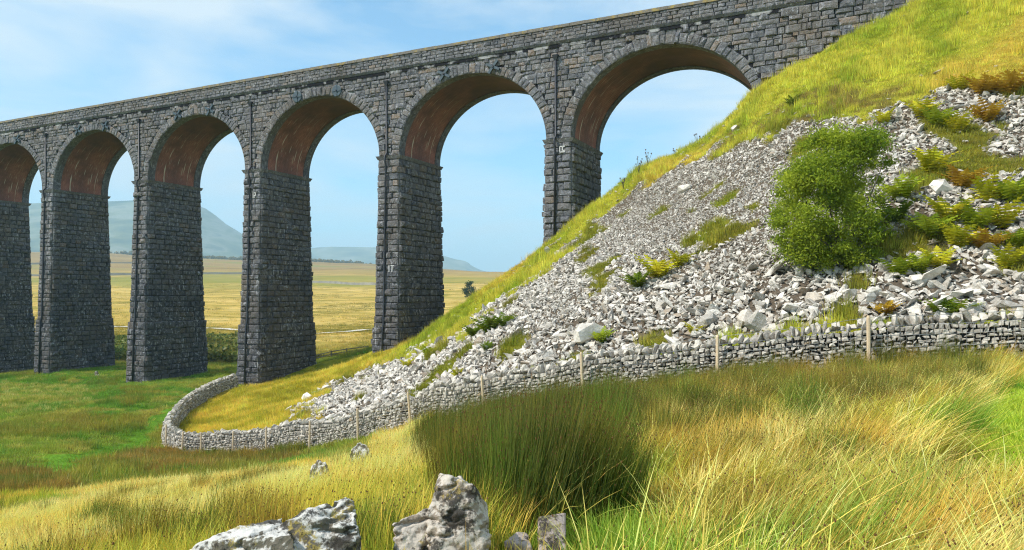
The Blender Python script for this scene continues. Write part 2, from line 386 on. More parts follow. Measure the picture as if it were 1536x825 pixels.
_w = np.linalg.solve(_A, np.concatenate([CT[:, 2], np.zeros(3)]))
def tps(X, Y):
    x = np.clip(X, -70, 60) / _S; y = np.clip(Y, -12, 104) / _S
    o = np.empty(x.size); xf = x.ravel(); yf = y.ravel()
    for i in range(0, x.size, 20000):
        a = xf[i:i + 20000]; b = yf[i:i + 20000]
        r2 = (a[:, None] - _xy[None, :, 0]) ** 2 + (b[:, None] - _xy[None, :, 1]) ** 2
        o[i:i + 20000] = _ker(r2) @ _w[:_n] + _w[_n] + a * _w[_n + 1] + b * _w[_n + 2]
    return o.reshape(x.shape)
_gy = np.array([-20000, 90, 130, 200, 300, 420, 650, 900, 1200, 1500, 1800, 2600, 20000])
_gz = np.array([0, 0, 0.2, 0.8, 4.0, 10.5, 25, 42, 62, 80, 70, 55, 55])
def moor(X, Y):
    g = np.interp(Y, _gy, _gz)
    t = np.clip(X / np.maximum(Y, 200), -1.0, 0.6)           # the moor climbs higher to the left
    lat = np.interp(t, [-1, -0.66, -0.38, -0.2, -0.02, 0.6], [1.3, 1.24, 1.02, 0.92, 0.68, 0.66])
    lat = 1 + (lat - 1) * sstep(500, 1400, Y)
    bumps = (fbm(X / 55 + 9, Y / 90 + 4, 3) - 0.5) * 3.0 * sstep(110, 300, Y) + (fbm(X / 260, Y / 260, 3) - 0.5) * 12 * sstep(400, 1200, Y)
    return g * lat + bumps
def H0(X, Y):
    X = np.asarray(X, float); Y = np.asarray(Y, float)
    w = sstep(92, 140, np.maximum(Y, np.abs(X) - 60))
    z = tps(X, Y) * (1 - w) + moor(X, Y) * w
    return z
def H(X, Y):
    X = np.asarray(X, float); Y = np.asarray(Y, float)
    z = H0(X, Y)
    n = (fbm(X / 3.1, Y / 3.1, 3) - 0.5) * 0.36 + (fbm(X / 0.9 + 40, Y / 0.9, 2) - 0.5) * 0.10
    hummock = (fbm(X / 6 + 3, Y / 6 + 70, 2) - 0.5) * 0.8 * sstep(50, 62, Y) * (1 - sstep(100, 140, Y)) * (X < 0)
    return z + n * (1 - 0.5 * sstep(120, 400, Y)) + hummock * 0.5
def hit(px, py, y0=3.0, y1=3000.0):
    Y = y0 * (y1 / y0) ** np.linspace(0, 1, 900)
    X = (px - CX) / F * Y; Z = EYE - (py - HY) / F * Y
    d = Z - H(X, Y); i = np.argmax(d < 0)
    if not (d < 0).any(): i = len(Y) - 1
    if i > 0:
        t = d[i - 1] / (d[i - 1] - d[i] + 1e-9); Yh = Y[i - 1] + (Y[i] - Y[i - 1]) * t
    else: Yh = Y[0]
    Xh = (px - CX) / F * Yh
    return np.array([Xh, Yh, float(H(np.array([Xh]), np.array([Yh]))[0])])

SCREE = [(425, 636), (470, 598), (520, 566), (560, 552), (610, 535), (690, 506), (716, 476), (764, 442), (810, 408), (864, 358), (924, 303), (998, 258), (1070, 226), (1140, 204), (1214, 182), (1290, 186), (1340, 160),
         (1420, 128), (1480, 125), (1540, 135), (1760, 120), (1760, 520), (1536, 485), (1300, 492), (1083, 516), (887, 545), (740, 575), (632, 605), (540, 628)]
# zones are named by where they lie on the ground
Z_PATH = [(1370, 770), (1385, 680), (1430, 618), (1475, 585), (1560, 560), (1700, 550), (1700, 800), (1536, 775)]
Z_RUSHDARK = [(650, 650), (690, 616), (740, 600), (860, 588), (925, 604), (930, 700), (900, 770), (840, 815), (760, 812), (700, 790), (655, 740)]
Z_RUSHR = [(905, 600), (1080, 572), (1300, 546), (1440, 535), (1470, 570), (1430, 620), (1300, 640), (1100, 690), (960, 700)]
Z_GOLD = [(-300, 900), (0, 772), (120, 744), (200, 724), (330, 700), (430, 684), (560, 650), (660, 616), (668, 715), (600, 750), (470, 775), (330, 800), (200, 830), (0, 880), (-300, 960)]
Z_BROWN = [(175, 690), (200, 676), (290, 676), (400, 680), (500, 655), (520, 658), (430, 688), (330, 704), (230, 722), (190, 712)]
Z_DARKL = [(-200, 720), (10, 708), (60, 712), (110, 735), (130, 752), (60, 765), (0, 778), (-200, 795)]
Z_VALPATH = [(-40, 700), (90, 682), (180, 660), (215, 640), (270, 605), (330, 575), (345, 560), (352, 575), (300, 605), (250, 640), (200, 672), (150, 690), (110, 705), (150, 722), (90, 712), (0, 712)]
Z_THISTLE = [(-30, 575), (60, 572), (130, 585), (125, 612), (40, 620), (-30, 615)]
Z_POCKET = [(262, 660), (262, 640), (300, 610), (380, 578), (470, 560), (560, 535), (600, 528), (560, 552), (520, 570), (470, 600), (425, 640), (400, 655), (330, 662)]
Z_GREENFG = [(830, 770), (900, 730), (990, 740), (1010, 830), (990, 900), (760, 900), (760, 815)]

_pierp = [tuple(V(1.97 * PITCH, 1.0, 0)[:2]), tuple(V(1.9 * PITCH, 8, 0)[:2]), tuple(V(0.9 * PITCH, 9, 0)[:2]), tuple(V(-0.5 * PITCH, 20, 0)[:2]), (60, 75), (75, 16)]
INSIDE = [tuple(w[:2]) for w in WALL] + _pierp
def wall_side(X, Y):                     # True on the hill side of the dry stone wall (or in the pocket behind it)
    return inpoly(X, Y, INSIDE)

C_GOLD = np.array([0.66, 0.43, 0.085]); C_STRAW = np.array([0.78, 0.55, 0.20]); C_YG = np.array([0.40, 0.35, 0.035]); C_GREEN = np.array([0.13, 0.22, 0.028])
C_BRIGHT = np.array([0.30, 0.40, 0.035]); C_RUSH = np.array([0.085, 0.105, 0.018]); C_OLIVE = np.array([0.25, 0.21, 0.035]); C_BROWN = np.array([0.22, 0.14, 0.034])
C_HILL = np.array([0.47, 0.43, 0.055]); C_HILL2 = np.array([0.30, 0.33, 0.03]); C_VAL = np.array([0.115, 0.235, 0.028]); C_VAL2 = np.array([0.23, 0.27, 0.04])
def mixc(a, b, t): t = np.clip(np.asarray(t), 0, 1)[..., None]; return a * (1 - t) + b * t
def zone(X, Y, Z):
    """returns colour (n,3), kind index, scree mask for ground points"""
    px, py = project(np.stack([X, Y, Z], -1))
    n1 = fbm(X / 1.7, Y / 1.7, 4); n2 = fbm(X / 6 + 50, Y / 6 + 8, 3); n3 = fbm(X / 0.5 + 5, Y / 0.5, 2)
    jx = px + (n1 - 0.5) * 60; jy = py + (fbm(X / 1.3 + 90, Y / 1.3, 3) - 0.5) * 26
    behind = Y < 1.0
    col = mixc(C_YG, C_OLIVE, sstep(0.4, 0.62, n1)); kind = np.ones(X.shape, int)
    inside = wall_side(X, Y)
    fg = (~inside) & (Y < 45) & ~((px < 560) & (Y > 26)) & (X < 60)
    # foreground mix
    c = mixc(mixc(C_YG * np.array([0.85, 1.0, 1.0]), C_GREEN * 1.4, sstep(0.40, 0.58, n2)), C_GOLD * 0.9, sstep(0.56, 0.70, n1))
    col = np.where(fg[..., None], c, col); kind = np.where(fg, 2, kind)
    # valley
    val = (~inside) & ~fg
    c = mixc(C_VAL, C_VAL2, sstep(0.45, 0.62, n2)); c = mixc(c, np.array([0.36, 0.30, 0.07]), sstep(0.52, 0.68, n1) * 0.75)
    col = np.where(val[..., None], c, col); kind = np.where(val, 3, kind)
    # hill
    hill = inside
    c = mixc(C_HILL, C_HILL2, sstep(0.42, 0.62, n1)); c = mixc(c, C_GOLD * 0.95, sstep(0.55, 0.7, n2) * 0.6)
    soil = inpoly(jx, jy, [(1040, 250), (1100, 200), (1200, 140), (1330, 120), (1400, 130), (1330, 170), (1280, 195), (1180, 215), (1090, 260)]) & (fbm(X / 0.7 + 5, Y / 0.35, 3) > 0.54)
    c = np.where(soil[..., None], mixc(C_OLIVE * 1.1, np.array([0.22, 0.15, 0.07]), n1), c)
    col = np.where(hill[..., None], c, col); kind = np.where(hill, 4, kind)
    def put(poly, c, k, cond=True):
        nonlocal col, kind
        m = inpoly(jx, jy, poly) & ~behind & cond
        col = np.where(m[..., None], c, col); kind = np.where(m, k, kind); return m
    put(Z_POCKET, mixc(np.array([0.66, 0.47, 0.08]), C_YG * 0.95, sstep(0.38, 0.58, n1)), 5, Y > 38)
    put(Z_GREENFG, mixc(C_BRIGHT * 0.8, C_GREEN * 1.3, n1), 8, fg)
    put(Z_GOLD, mixc(C_GOLD, C_STRAW, sstep(0.35, 0.6, n1)), 6, fg)
    put(Z_RUSHR, mixc(C_OLIVE * 1.05, mixc(C_GOLD * 0.75, C_GREEN, n3), sstep(0.4, 0.62, n1)), 7, fg)
    put(Z_RUSHDARK, mixc(C_RUSH * 0.8, C_GREEN * 0.7, sstep(0.45, 0.7, n1)), 9, fg)
    put(Z_PATH, mixc(C_BRIGHT, C_BRIGHT * np.array([1.15, 1.0, 1]), n1), 10, fg)
    put(Z_BROWN, mixc(C_BROWN * 1.2, C_RUSH * 1.5, sstep(0.40, 0.60, n1)), 11, val)
    put(Z_DARKL, mixc(C_BROWN * 0.7, C_RUSH, sstep(0.4, 0.65, n1)), 11, val)
    put(Z_VALPATH, mixc(C_BRIGHT * np.array([0.5, 0.8, 0.8]), C_VAL * 1.4, n1), 12, val)
    put(Z_THISTLE, mixc(C_VAL, C_VAL2, sstep(0.4, 0.6, n1)), 13, val)
    scree = inpoly(px + (n1 - 0.5) * 46, py + (fbm(X / 1.1 + 33, Y / 1.1 + 7, 3) - 0.5) * 44, SCREE) & inside & ~behind
    veg = fbm(X / 2.2 + 7, Y / 2.2 + 2, 3); fz = sstep(1330, 1420, px) * sstep(215, 260, py) * (1 - sstep(400, 440, py))
    gap = scree & (veg > 0.70 - 0.16 * fz)
    col = np.where(gap[..., None], mixc(C_HILL2 * 0.7, C_OLIVE * 0.8, n1), col); scree &= ~gap
    return col, kind, scree

def grid_axis(dense0, dense1, step, far0, far1, growth=1.12):
    a = list(np.arange(dense0, dense1 + 1e-6, step)); s = step
    while a[-1] < far1: s *= growth; a.append(a[-1] + s)
    s = step
    while a[0] > far0: s *= growth; a.insert(0, a[0] - s)
    return np.array(a)
def far_grade(mat):
    return mat
def ground_mat():
    m, nt, out = new_mat('ground'); g = G(nt); P = g.geom()
    col = g.attr('col').outputs['Color']; far = g.attr('far').outputs['Fac']; scr = g.attr('scr').outputs['Fac']
    n = g.noise(P, 1.3, 6, 0.6); n2 = g.noise(P, 7.0, 5, 0.6)
    c = g.mix(g.ramp(n, [(0.3, 0.0), (0.7, 1.0)]), g.mix(1.0, col, (0.55, 0.60, 0.55), 'MULTIPLY'), g.mix(1.0, col, (1.1, 1.05, 1.0), 'MULTIPLY'))
    # moorland far away: gold, olive and brown drifts lying across the slope
    a = g.noise(g.mapping(P, (0.016, 0.045, 0.0)), 1.0, 8, 0.68, 0.6); b_ = g.noise(g.mapping(P, (0.035, 0.11, 0.0), (0, 0, 0), (40, 3, 0)), 1.0, 5, 0.6, 0.4)
    d_ = g.noise(g.mapping(P, (0.0022, 0.006, 0.0), (0, 0, 0), (7, 9, 0)), 1.0, 4, 0.55, 0.3)
    mc = g.ramp(a, [(0.32, (0.17, 0.17, 0.03)), (0.42, (0.36, 0.27, 0.055)), (0.50, (0.54, 0.37, 0.10)), (0.66, (0.62, 0.45, 0.16))])
    mc = g.mix(g.ramp(b_, [(0.45, 0.0), (0.66, 0.75)]), mc, (0.23, 0.20, 0.040))
    mc = g.mix(g.ramp(d_, [(0.52, 0.0), (0.62, 0.65)]), mc, (0.20, 0.22, 0.035))
    yy = g.n('ShaderNodeSeparateXYZ', Vector=P).outputs['Y']
    hi = g.ramp(g.math('DIVIDE', yy, 2000.0), [(0.22, 0.0), (0.42, 0.85)])
    mc2 = g.ramp(d_, [(0.38, (0.20, 0.13, 0.055)), (0.52, (0.30, 0.20, 0.085)), (0.62, (0.20, 0.19, 0.05))])
    mc = g.mix(hi, mc, mc2)
    c = g.mix(far, c, mc)
    gr = g.n('ShaderNodeTexVoronoi', Vector=P, Scale=5.5); gr2 = g.n('ShaderNodeTexVoronoi', Vector=P, Scale=13.0)
    sc = g.mix(g.ramp(n2, [(0.35, 0.0), (0.7, 1.0)]), (0.09, 0.068, 0.048), (0.24, 0.19, 0.14))
    sc = g.mix(g.ramp(gr2.outputs['Distance'], [(0.0, 0.0), (0.6, 0.8)]), sc, (0.10, 0.08, 0.06))
    c = g.mix(scr, c, sc)
    b = g.n('ShaderNodeBsdfDiffuse', Color=c)
    g.set(b, 'Normal', g.bump(g.math('ADD', n2, g.math('MULTIPLY', gr.outputs['Distance'], -0.6)), 0.8, 0.12))
    nt.links.new(b.outputs[0], out.inputs['Surface']); return m
def build_ground():
    xs = grid_axis(-60, 46, 0.42, -9000, 9000); ys = grid_axis(-2, 92, 0.42, -6000, 12000, 1.07)
    X, Y = np.meshgrid(xs, ys); Z = H(X, Y); nx, ny = len(xs), len(ys)
    verts = np.stack([X, Y, Z], -1).reshape(-1, 3)
    i = np.arange(nx * ny).reshape(ny, nx)
    faces = np.stack([i[:-1, :-1], i[:-1, 1:], i[1:, 1:], i[1:, :-1]], -1).reshape(-1, 4)
    me = bpy.data.meshes.new('ground')
    me.vertices.add(len(verts)); me.vertices.foreach_set('co', verts.ravel().astype(np.float32))
    me.loops.add(faces.size); me.loops.foreach_set('vertex_index', faces.ravel().astype(np.int32))
    me.polygons.add(len(faces)); me.polygons.foreach_set('loop_start', (np.arange(len(faces)) * 4).astype(np.int32)); me.polygons.foreach_set('loop_total', np.full(len(faces), 4, np.int32))
    me.polygons.foreach_set('use_smooth', np.ones(len(faces), bool))
    me.update(); me.validate()
    col, kind, scree = zone(verts[:, 0], verts[:, 1], verts[:, 2])
    a = me.attributes.new('col', 'FLOAT_VECTOR', 'POINT'); a.data.foreach_set('vector', (col * 0.8).astype(np.float32).ravel())
    a = me.attributes.new('far', 'FLOAT', 'POINT'); a.data.foreach_set('value', sstep(100, 145, np.maximum(verts[:, 1], np.abs(verts[:, 0]) - 40)).astype(np.float32))
    a = me.attributes.new('scr', 'FLOAT', 'POINT'); a.data.foreach_set('value', scree.astype(np.float32))
    me.materials.append(ground_mat())
    o = obj('ground', me); tag(o, 'rolling grassy moorland running from the foreground slope to the fells', kind='structure')
    return o
GROUND = build_ground()

# distant fells
def fell_mat():
    m, nt, out = new_mat('fell'); g = G(nt); P = g.geom()
    n = g.noise(g.mapping(P, (0.004, 0.004, 0.012)), 1.0, 6, 0.6)
    c = g.ramp(n, [(0.35, (0.03, 0.05, 0.03)), (0.5, (0.13, 0.14, 0.06)), (0.58, (0.22, 0.22, 0.15)), (0.66, (0.08, 0.09, 0.05))])
    b = g.n('ShaderNodeBsdfDiffuse', Color=c); nt.links.new(b.outputs[0], out.inputs['Surface']); return m
M_FELL = fell_mat()
def build_fell(name, Yc, prof, half, label):
    # prof: crest line in photo pixels at depth Yc
    pts = [U(px, py, Yc) for px, py in prof]
    xs = np.linspace(pts[0][0], pts[-1][0], 90); crest = np.interp(xs, [p[0] for p in pts], [p[2] for p in pts])
    ts = np.linspace(-1, 1, 34); verts = []
    for t in ts:
        prof_t = (1 - abs(t)) ** 0.85
        Y = Yc + t * half
        z = 20 + (crest - 20) * prof_t + (fbm(xs / 180 + 3, np.full_like(xs, Y) / 160, 4) - 0.5) * 34 * (0.15 + abs(t)) * (1 - abs(t)) * 2
        verts += list(zip(xs, np.full_like(xs, Y), z))
    nx = len(xs); faces = [(j * nx + i, j * nx + i + 1, (j + 1) * nx + i + 1, (j + 1) * nx + i) for j in range(len(ts) - 1) for i in range(nx - 1)]
    o = obj(name, mesh_from(name, verts, faces, M_FELL, True)); tag(o, label, kind='structure'); return o
build_fell('fell', 3600, [(-900, 400), (-500, 340), (-150, 312), (0, 306), (150, 300), (240, 296), (296, 303), (312, 312), (330, 328), (345, 338), (362, 350), (385, 366), (410, 380), (440, 396)], 1100, 'tall hazy blue fell with a steep right shoulder behind the piers')
build_fell('fell', 5200, [(330, 405), (400, 380), (440, 371), (500, 369), (560, 370), (620, 374), (663, 382), (680, 387), (700, 391), (708, 398), (722, 405), (760, 414)], 900, 'low flat-topped hazy fell ending right of the tall pier')
build_fell('fell', 6500, [(-400, 400), (200, 384), (330, 378), (420, 376), (520, 381), (600, 384), (660, 400)], 700, 'faint grey ridge low on the skyline between the piers')

# ------------------------------------------------------------------ masonry helpers
def pillow(C, N, proud, gap=0.022, back=0.10, r=rng, rough=0.5):
    """C (n,4,3) corners counter-clockwise seen from outside, N (n,3) outward: rock-faced blocks, 13 verts each"""
    n = len(C); c0 = C.mean(1, keepdims=True)
    d = C - c0; L = np.linalg.norm(d, axis=2, keepdims=True)
    ring = c0 + d * np.maximum(0.5, 1 - gap / np.maximum(L, 1e-3) * 1.4)
    proud = np.broadcast_to(proud, (n,))
    Nn = N[:, None, :]
    backr = ring - Nn * back
    edge = ring + Nn * (proud[:, None, None] * (0.25 + 0.35 * r.random((n, 4, 1))))
    inner = c0 + d * (0.58 + 0.22 * r.random((n, 4, 1))) + Nn * (proud[:, None, None] * (0.7 + rough * r.random((n, 4, 1))))
    cen = c0 + d[:, :1] * 0.25 * (r.random((n, 1, 1)) - 0.5) + Nn * (proud[:, None, None] * (0.8 + 0.6 * r.random((n, 1, 1))))
    verts = np.concatenate([backr, edge, inner, cen], 1)
    return verts
PF = [(i, (i + 1) % 4, 4 + (i + 1) % 4, 4 + i) for i in range(4)] + [(4 + i, 4 + (i + 1) % 4, 8 + (i + 1) % 4, 8 + i) for i in range(4)] + [(8 + i, 8 + (i + 1) % 4, 12) for i in range(4)]
def blocks_mesh(name, verts, tone, mat):
    n = len(verts); faces = [tuple(i + 13 * k for i in f) for k in range(n) for f in PF]
    return mesh_from(name, verts.reshape(-1, 3), faces, mat, False, vattr={'tone': np.repeat(tone, 13)})
def emit_blocks(verts, tone, mat, parent, name, n_single, rest_name, score):
    """the n_single that show largest become parts, the others one joined part"""
    o = np.argsort(-score); a = o[:n_single]; b = o[n_single:]
    for i in a:
        c = verts[i].mean(0)
        me = mesh_from(name, verts[i] - c, PF, mat, False, vattr={'tone': np.full(13, tone[i])})
        obj(name, me, parent, c)
    if len(b):
        r_ = obj(rest_name, blocks_mesh(rest_name, verts[b], tone[b], mat), parent); r_['kind'] = 'stuff'
def course_cuts(a, b, lo, hi):
    cuts = [a]
    while cuts[-1] < b:
        w = rng.uniform(lo, hi)
        if cuts[-1] + w > b - lo * 0.6: break
        cuts.append(cuts[-1] + w)
    cuts.append(b); return cuts

# ------------------------------------------------------------------ the viaduct
SPR, AX, AZ, WID = 20.8, PITCH / 2 - 1.02, 5.93, 6.5
Z_STR, Z_COP, Z_TOP = 27.95, 29.12, 29.36
PLINTH = 6.2
K0, K1 = -1, 8
VIA = empty('railway_viaduct', tuple(V(0, 0, 0.0)))
tag(VIA, 'long dark stone railway viaduct of tall tapering piers and round arches', 'viaduct')
VIA.location = (0, 0, 0)
def ha(z): return 1.02 + 0.24 * (SPR - z) / SPR + (0.12 if z < PLINTH else 0.0)
def hb(z): return 0.58 * (SPR - z) / SPR + (0.12 if z < PLINTH else 0.0)
GBASE = {}
allC = []; allN = []; allP = []; allT = []
def add_block(c, n, proud, tone):
    allC.append(c); allN.append(n); allP.append(proud); allT.append(tone)
nn = np.array([-VN[0], -VN[1], 0.0]); nr = np.array([-VU[0], -VU[1], 0.0])      # near face / right-hand side face normals
def rtone(lo=0.1, hi=0.75): 
    return float(np.clip(rng.normal((lo + hi) / 2, (hi - lo) / 3.2), 0, 1)) if rng.random() > 0.07 else float(rng.uniform(0.75, 1.0))
for k in range(K0, K1 + 1):
    sc_ = k * PITCH
    zb = -2.0 if k > 0 else (8.0 if k == 0 else 15.0)
    # core of the pier
    m = MB()
    for z0, z1 in ((zb, PLINTH), (PLINTH, SPR)) if zb < PLINTH else ((zb, SPR),):
        e = 1e-4 if z1 == PLINTH else 0
        p = []
        for z in (z0, z1):
            zz = z - 0.001 if z == PLINTH and z1 == PLINTH else z
            a, b = ha(zz) - 0.02, hb(zz) - 0.02
            for s_, d_ in ((a, -b), (-a, -b), (-a, WID + b), (a, WID + b)): p.append(V(sc_ + s_, d_, z))
        m.hexa(p)
    pier = obj('pier', m.mesh('pier', M_MORTAR), VIA)
    # impost moulding
    m = MB(); p = []
    for z, ex in ((SPR - 0.32, 0.10), (SPR - 0.02, 0.24)):
        for s_, d_ in ((1, 0), (-1, 0), (-1, 1), (1, 1)): p.append(V(sc_ + s_ * (1.02 + ex), (-ex - 0.02) if d_ == 0 else WID + ex, z))
    m.hexa(p)
    me = m.mesh('impost', M_STONE); a_ = me.attributes.new('tone', 'FLOAT', 'POINT'); a_.data.foreach_set('value', np.full(len(me.vertices), 0.68, np.float32))
    obj('impost', me, pier)
    if k > 5: continue
    z = zb if zb > -1.5 else -1.2
    ci = 0
    while z < SPR - 0.34:
        h = rng.uniform(0.42, 0.60)
        if abs(z + h - PLINTH) < 0.35 and z < PLINTH: h = PLINTH - z
        if z + h > SPR - 0.55: h = SPR - 0.33 - z
        z1 = z + h; zt = z1 - 1e-3
        band = 0.07 if (SPR - 1.9 < z < SPR - 1.35) or (SPR - 6.6 < z < SPR - 6.0) else 0.0
        fl = 0.12 if z >= PLINTH - 0.01 else 0.0
        A0, B0, A1, B1 = ha(z + 1e-3), hb(z + 1e-3), ha(zt), hb(zt)
        # near face: two blocks either side of the pipe, sometimes three
        cuts = [-1.0, rng.uniform(-0.25, 0.2), 1.0] if ci % 2 else [-1.0, rng.uniform(-0.5, -0.3), rng.uniform(0.15, 0.45), 1.0]
        for i in range(len(cuts) - 1):
            l, r_ = cuts[i], cuts[i + 1]       # s increases to the left, so walk the ring accordingly
            c = np.array([V(sc_ + r_ * A0, -B0, z), V(sc_ + l * A0, -B0, z), V(sc_ + l * A1, -B1, z1), V(sc_ + r_ * A1, -B1, z1)])
            add_block(c, nn, rng.uniform(0.06, 0.20) + band, rtone(0.15, 0.85))
        # both side faces
        for sg in (-1, 1):
            cuts = course_cuts(-B0, WID + B0, 0.42, 1.05)
            # every other course starts with a long quoin at the corner
            if ci % 2 == 0: cuts = [-B0, -B0 + 0.85] + [q for q in cuts if q > -B0 + 1.25]
            for i in range(len(cuts) - 1):
                q0, q1 = cuts[i], cuts[i + 1]
                sc0 = (WID + 2 * B1) / (WID + 2 * B0)
                t0 = (q0 + B0) * sc0 - B1; t1 = (q1 + B0) * sc0 - B1
                pts = [V(sc_ + sg * A0, q0, z), V(sc_ + sg * A0, q1, z), V(sc_ + sg * A1, t1, z1), V(sc_ + sg * A1, t0, z1)]
                if sg > 0: pts = pts[::-1]
                add_block(np.array(pts), nr * (-sg) if sg > 0 else nr, rng.uniform(0.06, 0.26) + band, rtone(0.0, 0.9))
        z = z1; ci += 1
n_pier = len(allC)
# spandrels: slab with arch openings
def arch_z(x): return SPR + AZ * np.sqrt(np.maximum(0, 1 - (x / AX) ** 2))
NA = 40
th = np.linspace(math.pi, 0, NA + 1); ax_ = -np.cos(th) * -1 * AX; az_ = SPR + AZ * np.sin(th)
ax_ = AX * np.cos(th); 
slab_v = []; slab_f = []
def quad(p): 
    b = len(slab_v); slab_v.extend([tuple(x) for x in p]); slab_f.append((b, b + 1, b + 2, b + 3))
ZD = 27.7
for k in range(K0, K1):
    c_ = (k + 0.5) * PITCH
    xs_ = np.concatenate([[-PITCH / 2], ax_, [PITCH / 2]]); zs_ = np.concatenate([[SPR - 0.02], az_, [SPR - 0.02]])
    for d_ in (0.0, WID):
        for i in range(len(xs_) - 1):
            p = [V(c_ + xs_[i], d_, zs_[i]), V(c_ + xs_[i + 1], d_, zs_[i + 1]), V(c_ + xs_[i + 1], d_, ZD), V(c_ + xs_[i], d_, ZD)]
            quad(p[::-1] if d_ == 0 else p)
sA, sB = (K0 - 0.8) * PITCH, K1 * PITCH
quad([V(sA, 0, ZD), V(sB, 0, ZD), V(sB, WID, ZD), V(sA, WID, ZD)])
for d_ in (0.0, WID): quad([V(sA, d_, 14), V(K0 * PITCH, d_, 14), V(K0 * PITCH, d_, ZD), V(sA, d_, ZD)])
span = obj('spandrel', mesh_from('spandrel', slab_v, slab_f, M_MORTAR), VIA)
RING = 0.82
def outer_half(z):                      # half-width of the extrados at height z
    t = 1 - ((z - SPR) / (AZ + RING)) ** 2
    return (AX + RING) * math.sqrt(t) if t > 0 else 0.0
KS0 = K0 - 0.78
n_before_span = len(allC)
z = SPR
PIL = (-1.23 * PITCH, -1.06 * PITCH)     # pilaster of the abutment
while z < Z_STR - 0.12:
    h = rng.uniform(0.24, 0.56)
    if z + h > Z_STR - 0.3: h = Z_STR - 0.08 - z
    zm = z + h * 0.5; oh = outer_half(zm)
    edges = []
    lo = KS0 * PITCH
    for k in range(K0, 6):
        c_ = (k + 0.5) * PITCH
        if oh > 0.05: edges.append((lo, c_ - oh)); lo = c_ + oh
    edges.append((lo, 6.2 * PITCH))
    for a, b in edges:
        if b - a < 0.12: continue
        cuts = course_cuts(a, b, 0.30, 1.25)
        for i in range(len(cuts) - 1):
            q0, q1 = cuts[i], cuts[i + 1]
            e = 0.14 if PIL[0] < (q0 + q1) / 2 < PIL[1] else 0.0
            add_block(np.array([V(q1, -e, z), V(q0, -e, z), V(q0, -e, z + h), V(q1, -e, z + h)]), nn, rng.uniform(0.03, 0.15), rtone(0.1, 1.0))
    z += h
z = 16.0                                 # abutment face below springing level
while z < SPR:
    h = 0.5
    cuts = course_cuts(KS0 * PITCH, (K0 + 0.02) * PITCH, 0.5, 1.2)
    for i in range(len(cuts) - 1): add_block(np.array([V(cuts[i + 1], 0, z), V(cuts[i], 0, z), V(cuts[i], 0, z + h), V(cuts[i + 1], 0, z + h)]), nn, rng.uniform(0.03, 0.1), rtone(0.3, 0.9))
    z += h
# parapet
n_par = len(allC)
m = MB()
for d0, d1 in ((-0.12, 0.40), (WID - 0.40, WID + 0.12)):
    m.hexa([V(sA, d0, ZD), V(sB, d0, ZD), V(sB, d1, ZD), V(sA, d1, ZD), V(sA, d0, Z_COP), V(sB, d0, Z_COP), V(sB, d1, Z_COP), V(sA, d1, Z_COP)])
par = obj('parapet', m.mesh('parapet', M_MORTAR), VIA)
z = Z_STR + 0.18
while z < Z_COP - 0.05:
    h = min(rng.uniform(0.24, 0.34), Z_COP - z)
    if Z_COP - z - h < 0.12: h = Z_COP - z
    cuts = course_cuts(KS0 * PITCH, 6.3 * PITCH, 0.35, 1.0)
    for i in range(len(cuts) - 1):
        add_block(np.array([V(cuts[i + 1], -0.12, z), V(cuts[i], -0.12, z), V(cuts[i], -0.12, z + h), V(cuts[i + 1], -0.12, z + h)]), nn, rng.uniform(0.03, 0.09), rtone(0.2, 0.8))
    z += h
allC = np.array(allC); allN = np.array(allN); allP = np.array(allP); allT = np.array(allT)
BV = pillow(allC, allN, allP)
def appar(C):                            # how large a piece shows from the camera
    c = C.mean(1); r = np.linalg.norm(C[:, 2] - C[:, 0], axis=1); px, py = project(c)
    return np.where((px > -10) & (px < 1546) & (py > -5) & (py < 830), r / np.linalg.norm(c - np.array([0, 0, EYE]), axis=1), 0)
def ground_clear(C): 
    c = C.mean(1); return c[:, 2] > H(c[:, 0], c[:, 1]) - 0.2
keep = ground_clear(allC)
idx_p = np.arange(n_pier)[keep[:n_pier]]; idx_s = np.arange(n_pier, n_par)[keep[n_pier:n_par]]; idx_r = np.arange(n_par, len(allC))
facing = (np.einsum('ij,ij->i', allN, np.array([0, 0, EYE]) - allC.mean(1)) > 0)
SC_all = appar(allC) * facing
emit_blocks(BV[idx_p], allT[idx_p], M_STONE, VIA, 'pier_stone', 300, 'pier_masonry', SC_all[idx_p])
emit_blocks(BV[idx_s], allT[idx_s], M_STONE, VIA, 'wall_stone', 300, 'spandrel_masonry', SC_all[idx_s])
emit_blocks(BV[idx_r], allT[idx_r], M_STONE, VIA, 'parapet_stone', 120, 'parapet_masonry', SC_all[idx_r])
# string course and coping stones
def tone_attr(me, t):
    a = me.attributes.new('tone', 'FLOAT', 'POINT'); a.data.foreach_set('value', np.full(len(me.vertices), t, np.float32)); return me
m = MB(); m.hexa([V(sA, -0.16, Z_STR), V(sB, -0.16, Z_STR), V(sB, 0.2, Z_STR), V(sA, 0.2, Z_STR), V(sA, -0.27, Z_STR + 0.17), V(sB, -0.27, Z_STR + 0.17), V(sB, 0.2, Z_STR + 0.17), V(sA, 0.2, Z_STR + 0.17)])
obj('string_course', tone_attr(m.mesh('string_course', M_STONE), 0.35), VIA)
cuts = course_cuts(KS0 * PITCH, 6.4 * PITCH, 0.9, 1.4)
for i in range(len(cuts) - 1):
    m = MB(); a, b = cuts[i] + 0.008, cuts[i + 1] - 0.008; j = rng.uniform(-0.015, 0.02)
    c = V((a + b) / 2, 0.14, Z_COP)
    p = [V(a, -0.24 + j, Z_COP), V(b, -0.24 + j, Z_COP), V(b, 0.50, Z_COP), V(a, 0.50, Z_COP), V(a, -0.20 + j, Z_TOP + j), V(b, -0.20 + j, Z_TOP + j), V(b, 0.46, Z_TOP + j), V(a, 0.46, Z_TOP + j)]
    m.hexa([q - c for q in p]); obj('coping_stone', m.mesh('coping_stone', M_COPING), VIA, c)
